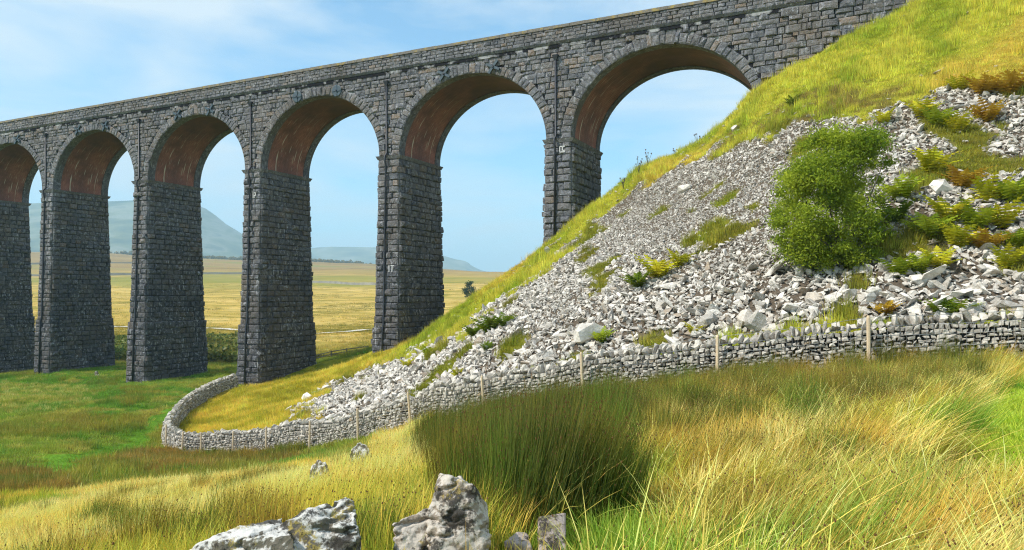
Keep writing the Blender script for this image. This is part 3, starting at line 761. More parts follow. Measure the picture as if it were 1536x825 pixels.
# arch rings: individual voussoirs, stone edge of the barrel, brick barrel
NV = 46
vv = []; vt = []
for k in range(K0, K1):
    c_ = (k + 0.5) * PITCH
    if k <= 5:
        ths = np.linspace(0, math.pi, NV + 1); ths[1:-1] += rng.uniform(-0.014, 0.014, NV - 1)
        for i in range(NV):
            t0, t1 = ths[i], ths[i + 1]; L = RING * rng.uniform(0.78, 1.12)
            def pt(t, o): return V(c_ - (AX + o) * math.cos(t), 0.0, SPR + (AZ + o) * math.sin(t))
            C4 = np.array([pt(t1, 0), pt(t0, 0), pt(t0, L), pt(t1, L)])
            vv.append(C4); vt.append(rtone(0.15, 0.95))
    # edge rings (stone) near and far, brick between, 5 cm higher
    for nm, d0, d1, off, mat in (('arch_edge', -0.02, 0.80, 0.0, M_STONE), ('arch_edge', WID - 0.80, WID + 0.02, 0.0, M_STONE), ('brick_barrel', 0.80, WID - 0.80, 0.07, M_BRICK)):
        ths = np.linspace(0, math.pi, 49); vs = []; uv = []
        for t in ths:
            for d_ in (d0, d1):
                vs.append(V(c_ - (AX + off) * math.cos(t), d_, SPR + (AZ + off) * math.sin(t))); uv.append((t * 6.3, d_, 6.3 * (1 - abs(t / (math.pi / 2) - 1)) * 1.0))
        fs = [(2 * i, 2 * i + 1, 2 * i + 3, 2 * i + 2) for i in range(48)]
        if mat is M_STONE:               # give the stone edge its thickness where it stands below the brick
            b = len(vs); dd = d1 if d0 < 1 else d0
            for t in ths:
                vs.append(V(c_ - AX * math.cos(t), dd, SPR + AZ * math.sin(t))); vs.append(V(c_ - (AX + 0.12) * math.cos(t), dd, SPR + (AZ + 0.12) * math.sin(t))); uv += [(0, 0, 0)] * 2
            fs += [(b + 2 * i, b + 2 * i + 1, b + 2 * i + 3, b + 2 * i + 2) for i in range(48)]
        me = mesh_from(nm, vs, fs, mat, False, vattr={'uvw': np.array(uv)} if mat is M_BRICK else {'tone': np.repeat(rng.uniform(0.0, 0.45, len(vs) // 2 + 1), 2)[:len(vs)]})
        obj(nm, me, VIA)
vv = np.array(vv); vt = np.array(vt)
VVT = pillow(vv, np.repeat(nn[None], len(vv), 0), rng.uniform(0.07, 0.14, len(vv)), gap=0.014, back=0.02)
kp = ground_clear(vv)
emit_blocks(VVT[kp], vt[kp], M_STONE, VIA, 'voussoir', 300, 'far_voussoirs', appar(vv)[kp])
# downpipes with hoppers
for k in range(0, 6):
    s_ = k * PITCH + 0.18
    zb = float(H(*[np.array([q]) for q in V(s_, -0.8, 0)[:2]])[0]) - 0.2
    pts = [V(s_, -0.16, Z_STR - 1.15), V(s_, -0.16, SPR + 0.2), V(s_, -0.40, SPR - 0.1), V(s_, -0.40, SPR - 0.5), V(s_, -0.22 - hb(SPR - 1), SPR - 1.0)]
    if zb < PLINTH: pts += [V(s_, -0.20 - hb(PLINTH + 0.3), PLINTH + 0.35), V(s_, -0.20 - hb(PLINTH - 0.1), PLINTH - 0.1)]
    pts.append(V(s_, -0.20 - hb(zb), zb))
    m = MB(); m.tube(pts, 0.085, 8); pipe = obj('downpipe', m.mesh('downpipe', M_IRON, True), VIA)
    m = MB(); c = V(s_, -0.20, Z_STR - 1.0); p = []
    for z_, w in ((-0.22, 0.10), (0.16, 0.24)):
        for a, b in ((-1, -1), (1, -1), (1, 1), (-1, 1)): p.append(V(s_ + a * w, -0.18 + b * w * 0.7, Z_STR - 1.0 + z_))
    m.hexa(p); obj('hopper', m.mesh('hopper', M_IRON), pipe)
# cast iron tie plates above the arches
for k in range(0, 5):
    for sg in (-1, 1):
        s_ = (k + 0.5) * PITCH + sg * 2.25; z_ = 26.95 if sg < 0 else 26.95
        m = MB(); c = V(s_, -0.13, z_)
        round_ = (k == 1)
        if round_:
            R_ = 0.52; vs = []; fs = []
            for d_, r__ in ((0.0, R_), (-0.05, R_), (-0.07, R_ * 0.9)):
                for i in range(24):
                    t = 2 * math.pi * i / 24; vs.append(V(s_ + r__ * math.cos(t), -0.13 + d_, z_ + r__ * math.sin(t)))
            for j in range(2):
                for i in range(24): fs.append((j * 24 + i, j * 24 + (i + 1) % 24, (j + 1) * 24 + (i + 1) % 24, (j + 1) * 24 + i))
            fs.append(tuple(48 + i for i in range(24)))
            m.add(vs, fs)
        arms = (0.0, math.pi / 2) if round_ else (0.45, 0.45 + math.pi / 2 * 1.15)
        for a in arms:
            L, w = (0.50, 0.06) if round_ else (0.62, 0.10)
            p = []
            for d_ in (0.0, -0.13):
                for u_, v_ in ((-L, -w), (L, -w), (L, w), (-L, w)):
                    p.append(V(s_ + u_ * math.cos(a) - v_ * math.sin(a), -0.11 + d_, z_ + u_ * math.sin(a) + v_ * math.cos(a)))
            m.hexa(p)
        me = m.mesh('tie_plate', M_PLATE); pc = obj('tie_plate', me, VIA)
        m = MB(); m.tube([V(s_, -0.2, z_), V(s_, -0.32, z_)], 0.07, 8); obj('tie_bolt', m.mesh('tie_bolt', M_IRON), pc)
# white painted pier numbers and bench marks on the near faces
def paint_strokes(k, zc, ds, strokes, size):
    m = MB()
    for (x0, z0, x1, z1) in strokes:
        dd = -hb(zc) - 0.17; w = 0.035
        a = np.array([x0, z0]) * size; b = np.array([x1, z1]) * size; d_ = b - a; d_ = d_ / (np.linalg.norm(d_) + 1e-6); n_ = np.array([-d_[1], d_[0]]) * w
        p = []
        for e in (dd, dd - 0.006):
            for q in (a - n_ - d_ * w, b - n_ + d_ * w, b + n_ + d_ * w, a + n_ - d_ * w): p.append(V(k * PITCH + ds - q[0], e, zc + q[1]))
        m.hexa(p)
    obj('painted_number', m.mesh('painted_number', M_WHITE), VIA)
paint_strokes(0, 19.95, -0.38, [(-0.5, -0.5, -0.5, 0.5), (-0.5, 0.5, 0.4, 0.5), (-0.5, -0.5, 0.4, -0.5), (0.0, -0.25, 0.0, 0.4), (0.0, -0.25, 0.35, -0.25)], 0.42)
paint_strokes(1, 11.2, -0.52, [(-0.5, -0.5, -0.5, 0.5), (-0.1, 0.5, 0.5, 0.5), (0.15, 0.5, 0.1, -0.5), (0.5, 0.5, 0.45, 0.25)], 0.5)
paint_strokes(2, 18.3, -0.35, [(-0.3, -0.5, -0.3, 0.5), (0.0, 0.5, 0.4, 0.5), (0.4, 0.5, 0.4, 0.0), (0.4, 0.0, 0.0, 0.0), (0.0, 0.0, 0.0, -0.5)], 0.45)

# ------------------------------------------------------------------ scattering of uncountable stuff
def scatter(name, pts, rot, scl, idx, tint, variants, label, cat=None):
    me = bpy.data.meshes.new(name); n = len(pts)
    me.vertices.add(n); me.vertices.foreach_set('co', np.asarray(pts, np.float32).ravel())
    for k, t, v, key in (('rot', 'FLOAT_VECTOR', rot, 'vector'), ('tint', 'FLOAT_VECTOR', tint, 'vector'), ('scl', 'FLOAT_VECTOR', scl, 'vector'), ('idx', 'INT', idx, 'value')):
        a = me.attributes.new(k, t, 'POINT'); a.data.foreach_set(key, np.asarray(v, np.int32 if t == 'INT' else np.float32).ravel())
    o = obj(name, me)
    src = bpy.data.collections.new(name + '_source')
    for i, vm in enumerate(variants): src.objects.link(bpy.data.objects.new('%s_source_%02d' % (name, i), vm))
    ng = bpy.data.node_groups.new(name + '_scatter', 'GeometryNodeTree')
    ng.interface.new_socket('Geometry', in_out='INPUT', socket_type='NodeSocketGeometry'); ng.interface.new_socket('Geometry', in_out='OUTPUT', socket_type='NodeSocketGeometry')
    gi = ng.nodes.new('NodeGroupInput'); go = ng.nodes.new('NodeGroupOutput')
    iop = ng.nodes.new('GeometryNodeInstanceOnPoints'); ci = ng.nodes.new('GeometryNodeCollectionInfo')
    ci.inputs['Collection'].default_value = src; ci.inputs['Separate Children'].default_value = True; ci.inputs['Reset Children'].default_value = True
    def na(nm, t):
        x = ng.nodes.new('GeometryNodeInputNamedAttribute'); x.data_type = t; x.inputs['Name'].default_value = nm; return x.outputs['Attribute']
    L = ng.links.new
    L(gi.outputs[0], iop.inputs['Points']); L(ci.outputs[0], iop.inputs['Instance']); iop.inputs['Pick Instance'].default_value = True
    L(na('idx', 'INT'), iop.inputs['Instance Index']); L(na('rot', 'FLOAT_VECTOR'), iop.inputs['Rotation']); L(na('scl', 'FLOAT_VECTOR'), iop.inputs['Scale'])
    L(iop.outputs[0], go.inputs[0])
    md = o.modifiers.new('scatter', 'NODES'); md.node_group = ng
    tag(o, label, kind='stuff'); return o

def clump(name, n, rad, h0, h1, w, lean=0.25, bend=0.35, seed=0, wind=(0, 0), heads=0.0, segs=3):
    r = np.random.default_rng(seed); vs = []; fs = []; V_ = []; R_ = []; S_ = []
    for i in range(n):
        a = r.uniform(0, 2 * math.pi); q = rad * math.sqrt(r.random()); b = np.array([q * math.cos(a), q * math.sin(a), -0.03])
        h = r.uniform(h0, h1); out = np.array([math.cos(a), math.sin(a)]) * (q / max(rad, 1e-3)) * lean + r.normal(0, lean * 0.5, 2) + np.array(wind)
        fa = r.uniform(0, math.pi); sv = np.array([math.cos(fa), math.sin(fa), 0]) * w * r.uniform(0.7, 1.3)
        bd = bend * r.uniform(0.4, 1.5); rr = r.random(); base = len(vs)
        for k in range(segs + 1):
            t = k / segs; off = out * h * (t * 0.75 + bd * t * t)
            z = h * (t - 0.35 * bd * t * t)
            p = b + np.array([off[0], off[1], z]); ww = sv * (1 - 0.85 * t ** 1.5) * 0.5
            if k < segs: vs += [p - ww, p + ww]; V_ += [t, t]; R_ += [rr, rr]; S_ += [0, 0]
            else: vs.append(p); V_.append(1.0); R_.append(rr); S_.append(0)
        for k in range(segs - 1): fs.append((base + 2 * k, base + 2 * k + 1, base + 2 * k + 3, base + 2 * k + 2))
        fs.append((base + 2 * (segs - 1), base + 2 * (segs - 1) + 1, base + 2 * segs))
        if r.random() < heads:            # seed head a little below the tip
            p = vs[base + 2 * (segs - 1)] * 0.35 + vs[base + 2 * segs] * 0.65; e = 0.0062; b2 = len(vs)
            vs += [p + np.array(x) * e for x in ((1, 0, 0), (0, 1, 0), (-1, 0, 0), (0, -1, 0), (0, 0, 2.0), (0, 0, -1.2))]
            V_ += [1] * 6; R_ += [rr] * 6; S_ += [1] * 6
            fs += [(b2 + j, b2 + (j + 1) % 4, b2 + 4) for j in range(4)] + [(b2 + (j + 1) % 4, b2 + j, b2 + 5) for j in range(4)]
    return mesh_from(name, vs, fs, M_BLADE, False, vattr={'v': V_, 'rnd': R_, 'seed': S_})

# ------------------------------------------------------------------ limestone pieces
def hull_rock(name, seed, flat=0.6, npts=16, mat=None, longs=1.3):
    r = np.random.default_rng(seed); bm = bmesh.new()
    for i in range(npts):
        p = r.normal(size=3); p /= np.abs(p).max() ** 0.75 * np.linalg.norm(p) ** 0.25
        p *= r.uniform(0.78, 1.0)
        bm.verts.new((p[0] * 0.5 * longs, p[1] * 0.5, p[2] * 0.5 * flat))
    bmesh.ops.convex_hull(bm, input=bm.verts)
    bmesh.ops.delete(bm, geom=[v for v in bm.verts if not v.link_faces], context='VERTS')
    bmesh.ops.dissolve_limit(bm, angle_limit=0.22, verts=bm.verts, edges=bm.edges)
    bmesh.ops.triangulate(bm, faces=bm.faces)
    me = bpy.data.meshes.new(name); bm.to_mesh(me); bm.free()
    if mat: me.materials.append(mat)
    return me
ROCKS = [hull_rock('scree_stone', 100 + i, [0.36, 0.5, 0.65, 0.30][i % 4], 10 + i % 4, M_SCREE, [1.2, 1.5, 1.0, 1.7][i % 4]) for i in range(16)]
def slope_at(X, Y, e=0.4):
    return (H0(X + e, Y) - H0(X - e, Y)) / (2 * e), (H0(X, Y + e) - H0(X, Y - e)) / (2 * e)
def build_scree():
    n = 800000
    Y = rng.uniform(20, 62, n); X = rng.uniform(-20, 42, n)
    # keep stones where the camera side of the slope is; fewer far back
    Z = H(X, Y); _, _, s = zone(X, Y, Z); px, py = project(np.stack([X, Y, Z], -1))
    k = s & (px < 1700)
    X, Y, Z, px, py = X[k], Y[k], Z[k], px[k], py[k]; n = len(X)
    low = sstep(300, 480, py)                                  # coarser blocks towards the foot
    base = 0.12 + 0.115 * low + 0.07 * sstep(1150, 1400, px)
    fine = np.exp(-(((px - 980) / 170) ** 2 + ((py - 330) / 80) ** 2)) + np.exp(-(((px - 820) / 90) ** 2 + ((py - 460) / 45) ** 2))
    size = base * np.exp(rng.normal(0, 0.42, n)) * (1 - 0.45 * np.clip(fine, 0, 1))
    size = np.clip(size, 0.05, 0.95)
    prob = np.clip(0.016 / (size ** 1.6 + 0.010), 0, 1)
    keep_ = rng.random(n) < prob * np.where(Y > 48, 0.7, 1.0)
    X, Y, Z, size, px, py = X[keep_], Y[keep_], Z[keep_], size[keep_], px[keep_], py[keep_]; n = len(X)
    gx, gy = slope_at(X, Y)
    rot = np.stack([np.arctan(gy) + rng.normal(0, 0.45, n), -np.arctan(gx) + rng.normal(0, 0.45, n), rng.uniform(0, 6.28, n)], -1)
    P = np.stack([X, Y, Z + size * rng.uniform(0.05, 0.34, n)], -1)
    scl = size[:, None] * rng.uniform(0.8, 1.25, (n, 3))
    idx = rng.integers(0, len(ROCKS), n)
    sc_ = np.where((px > -5) & (px < 1540) & (py > 0), size / Y, 0)
    o = np.argsort(-sc_); a, b = o[:300], o[300:]
    scatter('scree', P[b], rot[b], scl[b], idx[b], np.ones((len(b), 3)), ROCKS, 'pale grey limestone scree covering the hillside below the viaduct')
    for i in a:
        q = obj('stone', ROCKS[idx[i]], GROUND, P[i]); q.rotation_euler = rot[i]; q.scale = scl[i]
    # scattered stones in the upper grass and below the scree toe
    n = 5000; Y = rng.uniform(22, 60, n); X = rng.uniform(-18, 40, n); Z = H(X, Y); _, kd, s = zone(X, Y, Z)
    px, py = project(np.stack([X, Y, Z], -1))
    near = inpoly(px, py - 26, SCREE) | inpoly(px, py + 30, SCREE) | inpoly(px + 30, py, SCREE) 
    k = (kd == 4) & ~s & ((near & (rng.random(n) < 0.75)) | (rng.random(n) < 0.05))
    X, Y, Z = X[k], Y[k], Z[k]; n = len(X); size = np.exp(rng.normal(-1.75, 0.4, n))
    scatter('loose_stones', np.stack([X, Y, Z + size * 0.15], -1), rng.uniform(-0.5, 0.5, (n, 3)) + np.array([0, 0, 1]) * rng.uniform(0, 6, (n, 1)), size[:, None] * np.ones((n, 3)), rng.integers(0, len(ROCKS), n), np.ones((n, 3)), ROCKS, 'scattered small white stones half sunk in the hillside grass')
build_scree()
def scree_boulder(px, py, w, seed, label, flat=0.75, name='boulder'):
    p = hit(px, py, 15); size = w / F * p[1]
    me = hull_rock(name, seed, flat, 22, None, 1.25); me.materials.append(M_SCREE)
    o = obj(name, me, None, (p[0], p[1], p[2] + size * 0.14)); o.scale = (size * 0.85,) * 3; o.rotation_euler = (0.35, 0.1, seed * 0.7)
    tag(o, label, 'boulder', 'large blocks on the scree'); return o
scree_boulder(884, 508, 54, 301, 'largest pale limestone block low on the scree, left of a fern tuft')
scree_boulder(1058, 488, 40, 302, 'angular grey-white block just above the wall near the middle fence stake')
scree_boulder(1122, 484, 44, 303, 'flat-faced white block above the wall, right of the middle stake')
scree_boulder(1222, 452, 30, 304, 'square white block on the scree straight below the green bush')
scree_boulder(1378, 425, 30, 305, 'tilted light slab standing between two fern tufts at right')
scree_boulder(1103, 196, 18, 306, 'lone white block in the grass where the arch meets the hill', 0.9)
scree_boulder(1512, 465, 40, 307, 'long white slab lying at the right edge above the wall', 0.4)
scree_boulder(462, 600, 22, 308, 'grey block at the left toe of the scree inside the wall', 0.9)
scree_boulder(1026, 288, 26, 309, 'pale slab high on the fine scree beside grass tufts', 0.5)

# ------------------------------------------------------------------ dry stone wall
def resample(P, step):
    d = np.concatenate([[0], np.cumsum(np.linalg.norm(np.diff(P[:, :2], axis=0), axis=1))])
    # smooth the polyline (Catmull-like by dense linear + box filter)
    t = np.arange(0, d[-1], 0.05); Q = np.stack([np.interp(t, d, P[:, i]) for i in range(3)], -1)
    k = 41; pad = np.concatenate([np.repeat(Q[:1], k // 2, 0), Q, np.repeat(Q[-1:], k // 2, 0)])
    Q = np.stack([np.convolve(pad[:, i], np.ones(k) / k, 'valid') for i in range(3)], -1)
    return Q[::max(1, int(step / 0.05))], t[::max(1, int(step / 0.05))]
WQ, WT = resample(WALL, 0.05)
WQ = WQ.copy(); WQ[:, 2] = H0(WQ[:, 0], WQ[:, 1])
tng = np.gradient(WQ[:, :2], axis=0); tng /= np.linalg.norm(tng, axis=1, keepdims=True)
wnrm = np.stack([-tng[:, 1], tng[:, 0]], -1)                     # points to the outside (camera) or the hill?
if (wnrm[200] @ (np.array([0.0, 0.0]) - WQ[200, :2])) < 0: wnrm = -wnrm
def wpt(t, side, z):                                             # side: metres outwards, z above ground
    i = np.clip((np.asarray(t) / 0.05), 0, len(WQ) - 1.001); a = i.astype(int); f = (i - a)[..., None]
    q = WQ[a] * (1 - f) + WQ[np.minimum(a + 1, len(WQ) - 1)] * f; n_ = wnrm[a] * (1 - f) + wnrm[np.minimum(a + 1, len(WQ) - 1)] * f
    r_ = q.copy(); r_[..., :2] += n_ * np.asarray(side)[..., None]; r_[..., 2] = q[..., 2] + z; return r_
WLEN = WT[-1]
def build_wall():
    root = empty('dry_stone_wall', tuple(WQ[len(WQ) // 2])); loc = np.array(root.location)
    tag(root, 'grey dry stone wall curving round the foot of the scree to a pier', 'wall')
    root.location = (0, 0, 0)
    def half(z): return 0.30 - 0.10 * z / 1.15
    TOP = 0.98
    def sag(t): return (fbm(np.asarray(t) / 2.3, np.asarray(t) * 0 + 5.5, 3) - 0.5) * 0.34
    # core
    vs = []; n = 0; ts = np.arange(0, WLEN, 0.4)
    for t in ts:
        for sd, z in ((0.26, -0.5), (0.15, TOP - 0.02), (-0.15, TOP - 0.02), (-0.26, -0.5)): vs.append(wpt(np.array(t), np.array(sd), z * (1 + float(sag(np.array([t]))[0]) - 0.03 if z > 0 else 1)))
    fs = [(4 * i + j, 4 * i + j + 1, 4 * i + j + 5, 4 * i + j + 4) for i in range(len(ts) - 1) for j in range(3)]
    obj('core', mesh_from('core', vs, fs, M_WALLCORE), root)
    C = []; N = []; PR = []
    for sd in (1, -1):
        z = -0.25; c = 0
        rows = []
        while z < TOP - 0.02:
            h = rng.uniform(0.07, 0.15)
            if z + h > TOP - 0.08: h = TOP - z
            t = rng.uniform(0, 0.2)
            while t < WLEN - 0.3:
                w = rng.uniform(0.10, 0.28) * (1.0 if h < 0.12 else 0.85); g_ = 0.012
                if sd < 0 and t < 34: t += w; continue
                j = rng.normal(0, 0.024, 8)
                kz = 1 + float(sag(np.array([t]))[0]); zz = [z * kz + j[0], z * kz + j[1], (z + h) * kz + j[2], (z + h) * kz + j[3]]; tt = [t + j[4], t + w + j[5], t + w + j[6], t + j[7]]
                pts = np.array([wpt(np.array(a), np.array(sd * half(max(0, b))), b) for a, b in zip(tt, zz)])
                nv = np.cross(pts[1] - pts[0], pts[3] - pts[0]); nv /= np.linalg.norm(nv)
                i0 = int(t / 0.05); outn = np.array([*(wnrm[min(i0, len(wnrm) - 1)] * sd), 0.1])
                if nv @ outn < 0: pts = pts[::-1]; nv = -nv
                C.append(pts); N.append(nv); PR.append(rng.uniform(0.03, 0.14)); t += w
            z += h
    C = np.array(C); N = np.array(N); PR = np.array(PR)
    T = np.clip(rng.normal(0.42, 0.22, len(C)), 0, 1)
    B = pillow(C, N, PR, gap=0.016, back=0.08)
    emit_blocks(B, T, M_WALL, root, 'stone', 300, 'wall_masonry', appar(C))
    # upright coping stones
    t = 0.05; items = []
    while t < WLEN - 0.2:
        w = rng.uniform(0.09, 0.24); h = rng.uniform(0.18, 0.42); items.append((t + w / 2, w, h)); t += w * 0.95
    meshes = []
    for i in range(10):
        me = hull_rock('coping_stone', 500 + i, 1.0, 14, M_WALL, 1.0); meshes.append(tone_attr(me, [0.25, 0.4, 0.5, 0.6, 0.7, 0.35, 0.55, 0.8, 0.45, 0.65][i]))
    allv = []; allf = []; allt = []; singles = 0
    sc_ = []
    for (t, w, h) in items:
        p = wpt(np.array(t), np.array(0.0), TOP + h * 0.35); px, py = project(p)
        sc_.append((h / p[1]) if -20 < px < 1556 else 0)
    order = set(np.argsort(-np.array(sc_))[:240].tolist())
    for q, (t, w, h) in enumerate(items):
        p = wpt(np.array(t), np.array(rng.uniform(-0.05, 0.05)), TOP * (1 + float(sag(np.array([t]))[0])) + h * 0.33); i0 = min(int(t / 0.05), len(tng) - 1); az = math.atan2(tng[i0, 1], tng[i0, 0])
        me = meshes[rng.integers(0, 10)]
        M_ = Matrix.Translation(p) @ Matrix.Rotation(az, 4, 'Z') @ Matrix.Rotation(rng.normal(0, 0.22), 4, 'Y') @ Matrix.Rotation(rng.normal(0, 0.12), 4, 'X') @ Matrix.Diagonal((w * 1.25, 0.48, h * 1.25, 1))
        if q in order:
            o = obj('coping_stone', me, root); o.matrix_basis = M_
        else:
            b = len(allv); allv += [tuple(M_ @ v.co) for v in me.vertices]; allf += [tuple(x + b for x in f.vertices) for f in me.polygons]; allt += [float(me.attributes['tone'].data[0].value)] * len(me.vertices)
    r_ = obj('far_coping', mesh_from('far_coping', allv, allf, M_WALL, False, vattr={'tone': allt}), root); r_['kind'] = 'stuff'
    return root
DRYWALL = build_wall()

# ------------------------------------------------------------------ stake and wire fence along the wall
def wall_t_at_px(px, tmax=None):
    q = WQ; qx = CX + F * q[:, 0] / q[:, 1]; n = int(np.argmin(q[:, 0] / q[:, 1]))      # up to the corner
    return float(np.interp(-px, -qx[:n], WT[:n]))
def build_fence():
    root = empty('wire_fence', (0, 0, 0)); tag(root, 'pale wooden stakes with wire netting standing in front of the stone wall', 'fence')
    tops = []
    for px, hgt, tilt in ((1700, 1.35, 0), (1510, 1.28, 0.02), (1303, 1.42, -0.03), (1084, 1.40, 0.01), (888, 1.50, -0.05), (743, 1.45, -0.07), (633, 1.5, -0.09), (552, 1.45, -0.02), (478, 1.4, 0.02), (412, 1.45, 0.02), (361, 1.35, 0.04), (313, 1.3, -0.02), (284, 1.3, 0.06), (262, 1.45, 0.03)):
        if px == 1510: continue
        t = wall_t_at_px(px); p = wpt(np.array(t), np.array(0.58), 0.0); p[2] = float(H(np.array([p[0]]), np.array([p[1]]))[0]); hgt += 0.12
        m = MB(); w = 0.058; tp = Vector((tilt * hgt, rng.uniform(-0.05, 0.05), hgt))
        m.tube([(0, 0, -0.3), tuple(tp * 0.96), tuple(tp)], [w, w * 0.95, w * 0.6], 7)
        obj('stake', m.mesh('stake', M_WOOD), root, p); tops.append((t, p, p + np.array(tp)))
    tops.sort(key=lambda q: q[0])
    for fr in (0.18, 0.40, 0.62, 0.80, 0.97):
        m = MB()
        for (t0, a0, b0), (t1, a1, b1) in zip(tops[:-1], tops[1:]):
            A = a0 + (b0 - a0) * fr; B = a1 + (b1 - a1) * fr; pts = [A + (B - A) * u - np.array([0, 0, 0.05 * 4 * u * (1 - u)]) for u in np.linspace(0, 1, 5)]
            m.tube(pts, 0.0065, 4, False)
        obj('wire', m.mesh('wire', M_WIRE), root)
    m = MB()                                                     # upright wires of the netting, nearest bays
    for (t0, a0, b0), (t1, a1, b1) in zip(tops[:5], tops[1:6]):
        n = int(np.linalg.norm(a1 - a0) / 0.16)
        for i in range(1, n):
            u = i / n; A = a0 + (b0 - a0) * 0.18 + ((a1 + (b1 - a1) * 0.18) - (a0 + (b0 - a0) * 0.18)) * u; B = a0 + (b0 - a0) * 0.80 + ((a1 + (b1 - a1) * 0.80) - (a0 + (b0 - a0) * 0.80)) * u
            sag = np.array([0, 0, 0.2 * u * (1 - u)])
            m.tube([A - sag, B - sag], 0.0045, 3, False)
    o = obj('netting', m.mesh('netting', M_WIRE), root); o['kind'] = 'stuff'
build_fence()

# ------------------------------------------------------------------ foreground boulders
def noise3(p, f, seed):
    x, y, z = p[:, 0] * f + seed, p[:, 1] * f + seed * 1.7, p[:, 2] * f
    return (fbm(x + z * 0.7, y - z * 0.6, 4) + fbm(x * 0.8 - y * 0.5 + 9, z + y * 0.3, 4) + fbm(y + z * 0.5 + 31, x - z * 0.8 + 5, 4)) / 3 - 0.5
def sculpt(name, lobes, mat, label, seed, vox=0.016, amp=0.05):
    """lobes: lists of (px, py, depth) points; each lobe is the hull of its points; lobes are fused and roughened"""
    bm = bmesh.new(); allp = []
    for L in lobes:
        b2 = bmesh.new()
        for px, py, Y in L: b2.verts.new(tuple(U(px, py, Y)))
        bmesh.ops.convex_hull(b2, input=b2.verts); me_ = bpy.data.meshes.new('tmp'); b2.to_mesh(me_); b2.free(); bm.from_mesh(me_); bpy.data.meshes.remove(me_)
    me = bpy.data.meshes.new('tmp'); bm.to_mesh(me); bm.free()
    o = bpy.data.objects.new('tmp', me); COL.objects.link(o)
    md = o.modifiers.new('r', 'REMESH'); md.mode = 'VOXEL'; md.voxel_size = vox; md.adaptivity = 0
    sm = o.modifiers.new('s', 'SMOOTH'); sm.iterations = 2; sm.factor = 0.5
    dg = bpy.context.evaluated_depsgraph_get(); me2 = bpy.data.meshes.new_from_object(o.evaluated_get(dg)); bpy.data.objects.remove(o); bpy.data.meshes.remove(me)
    n = len(me2.vertices); co = np.empty(n * 3, np.float32); me2.vertices.foreach_get('co', co); co = co.reshape(-1, 3).astype(float)
    no = np.empty(n * 3, np.float32); me2.vertices.foreach_get('normal', no); no = no.reshape(-1, 3)
    a = noise3(co, 3.0, seed); b = noise3(co, 9.0, seed + 7); c = noise3(co, 30.0, seed + 13); b = np.abs(b) * 2 - 0.15
    # cracks and ledges: thin valleys where noise crosses zero
    cr_ = np.exp(-(noise3(co * np.array([1, 1, 2.2]), 3.5, seed + 3) / 0.022) ** 2)
    co += no * (amp * 1.6 * a + amp * 0.9 * b + amp * 0.45 * c - amp * 0.55 * cr_)[:, None]
    cen = co.mean(0); cen[2] = co[:, 2].min()
    me2.vertices.foreach_set('co', (co - cen).astype(np.float32).ravel()); me2.update(); me2.name = name
    me2.materials.clear(); me2.materials.append(mat)
    me2.polygons.foreach_set('use_smooth', np.ones(len(me2.polygons), bool))
    o = obj(name, me2, None, cen); tag(o, label, 'boulder', 'foreground boulders'); return o
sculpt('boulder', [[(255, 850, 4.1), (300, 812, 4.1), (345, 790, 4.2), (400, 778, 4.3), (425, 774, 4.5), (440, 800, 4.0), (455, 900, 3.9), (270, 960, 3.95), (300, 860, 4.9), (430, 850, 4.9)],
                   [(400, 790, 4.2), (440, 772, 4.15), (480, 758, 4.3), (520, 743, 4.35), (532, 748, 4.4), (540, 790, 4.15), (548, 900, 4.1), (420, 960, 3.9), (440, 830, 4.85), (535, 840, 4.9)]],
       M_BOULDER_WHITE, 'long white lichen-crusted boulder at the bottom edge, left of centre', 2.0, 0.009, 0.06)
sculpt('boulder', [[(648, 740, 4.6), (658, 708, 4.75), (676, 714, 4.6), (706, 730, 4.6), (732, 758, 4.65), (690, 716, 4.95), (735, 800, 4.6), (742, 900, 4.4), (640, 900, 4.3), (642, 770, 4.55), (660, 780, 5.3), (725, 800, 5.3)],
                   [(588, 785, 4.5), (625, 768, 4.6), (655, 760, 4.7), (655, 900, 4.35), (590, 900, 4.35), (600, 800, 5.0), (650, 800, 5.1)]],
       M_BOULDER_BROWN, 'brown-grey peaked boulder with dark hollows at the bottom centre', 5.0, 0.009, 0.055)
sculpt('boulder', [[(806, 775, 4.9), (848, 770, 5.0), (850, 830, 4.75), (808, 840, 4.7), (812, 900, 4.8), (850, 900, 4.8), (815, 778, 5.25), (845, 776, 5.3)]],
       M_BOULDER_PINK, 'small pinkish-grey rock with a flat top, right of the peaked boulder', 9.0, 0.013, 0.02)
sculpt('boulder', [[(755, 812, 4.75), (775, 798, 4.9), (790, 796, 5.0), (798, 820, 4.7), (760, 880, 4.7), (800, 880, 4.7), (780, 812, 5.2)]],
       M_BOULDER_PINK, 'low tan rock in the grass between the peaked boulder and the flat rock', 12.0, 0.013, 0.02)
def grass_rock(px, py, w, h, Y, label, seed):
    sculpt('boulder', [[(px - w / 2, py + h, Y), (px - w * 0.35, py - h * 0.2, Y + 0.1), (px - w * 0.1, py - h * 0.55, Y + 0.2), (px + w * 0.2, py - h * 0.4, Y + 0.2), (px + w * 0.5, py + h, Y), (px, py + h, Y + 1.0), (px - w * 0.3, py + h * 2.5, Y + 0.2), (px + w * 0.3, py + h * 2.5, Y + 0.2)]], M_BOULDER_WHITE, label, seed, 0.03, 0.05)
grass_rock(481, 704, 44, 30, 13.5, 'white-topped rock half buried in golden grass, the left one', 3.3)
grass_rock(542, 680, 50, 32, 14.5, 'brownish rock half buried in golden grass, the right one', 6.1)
grass_rock(145, 559, 9, 5, 80, 'small white rock in the grass beside a far pier', 8.2)

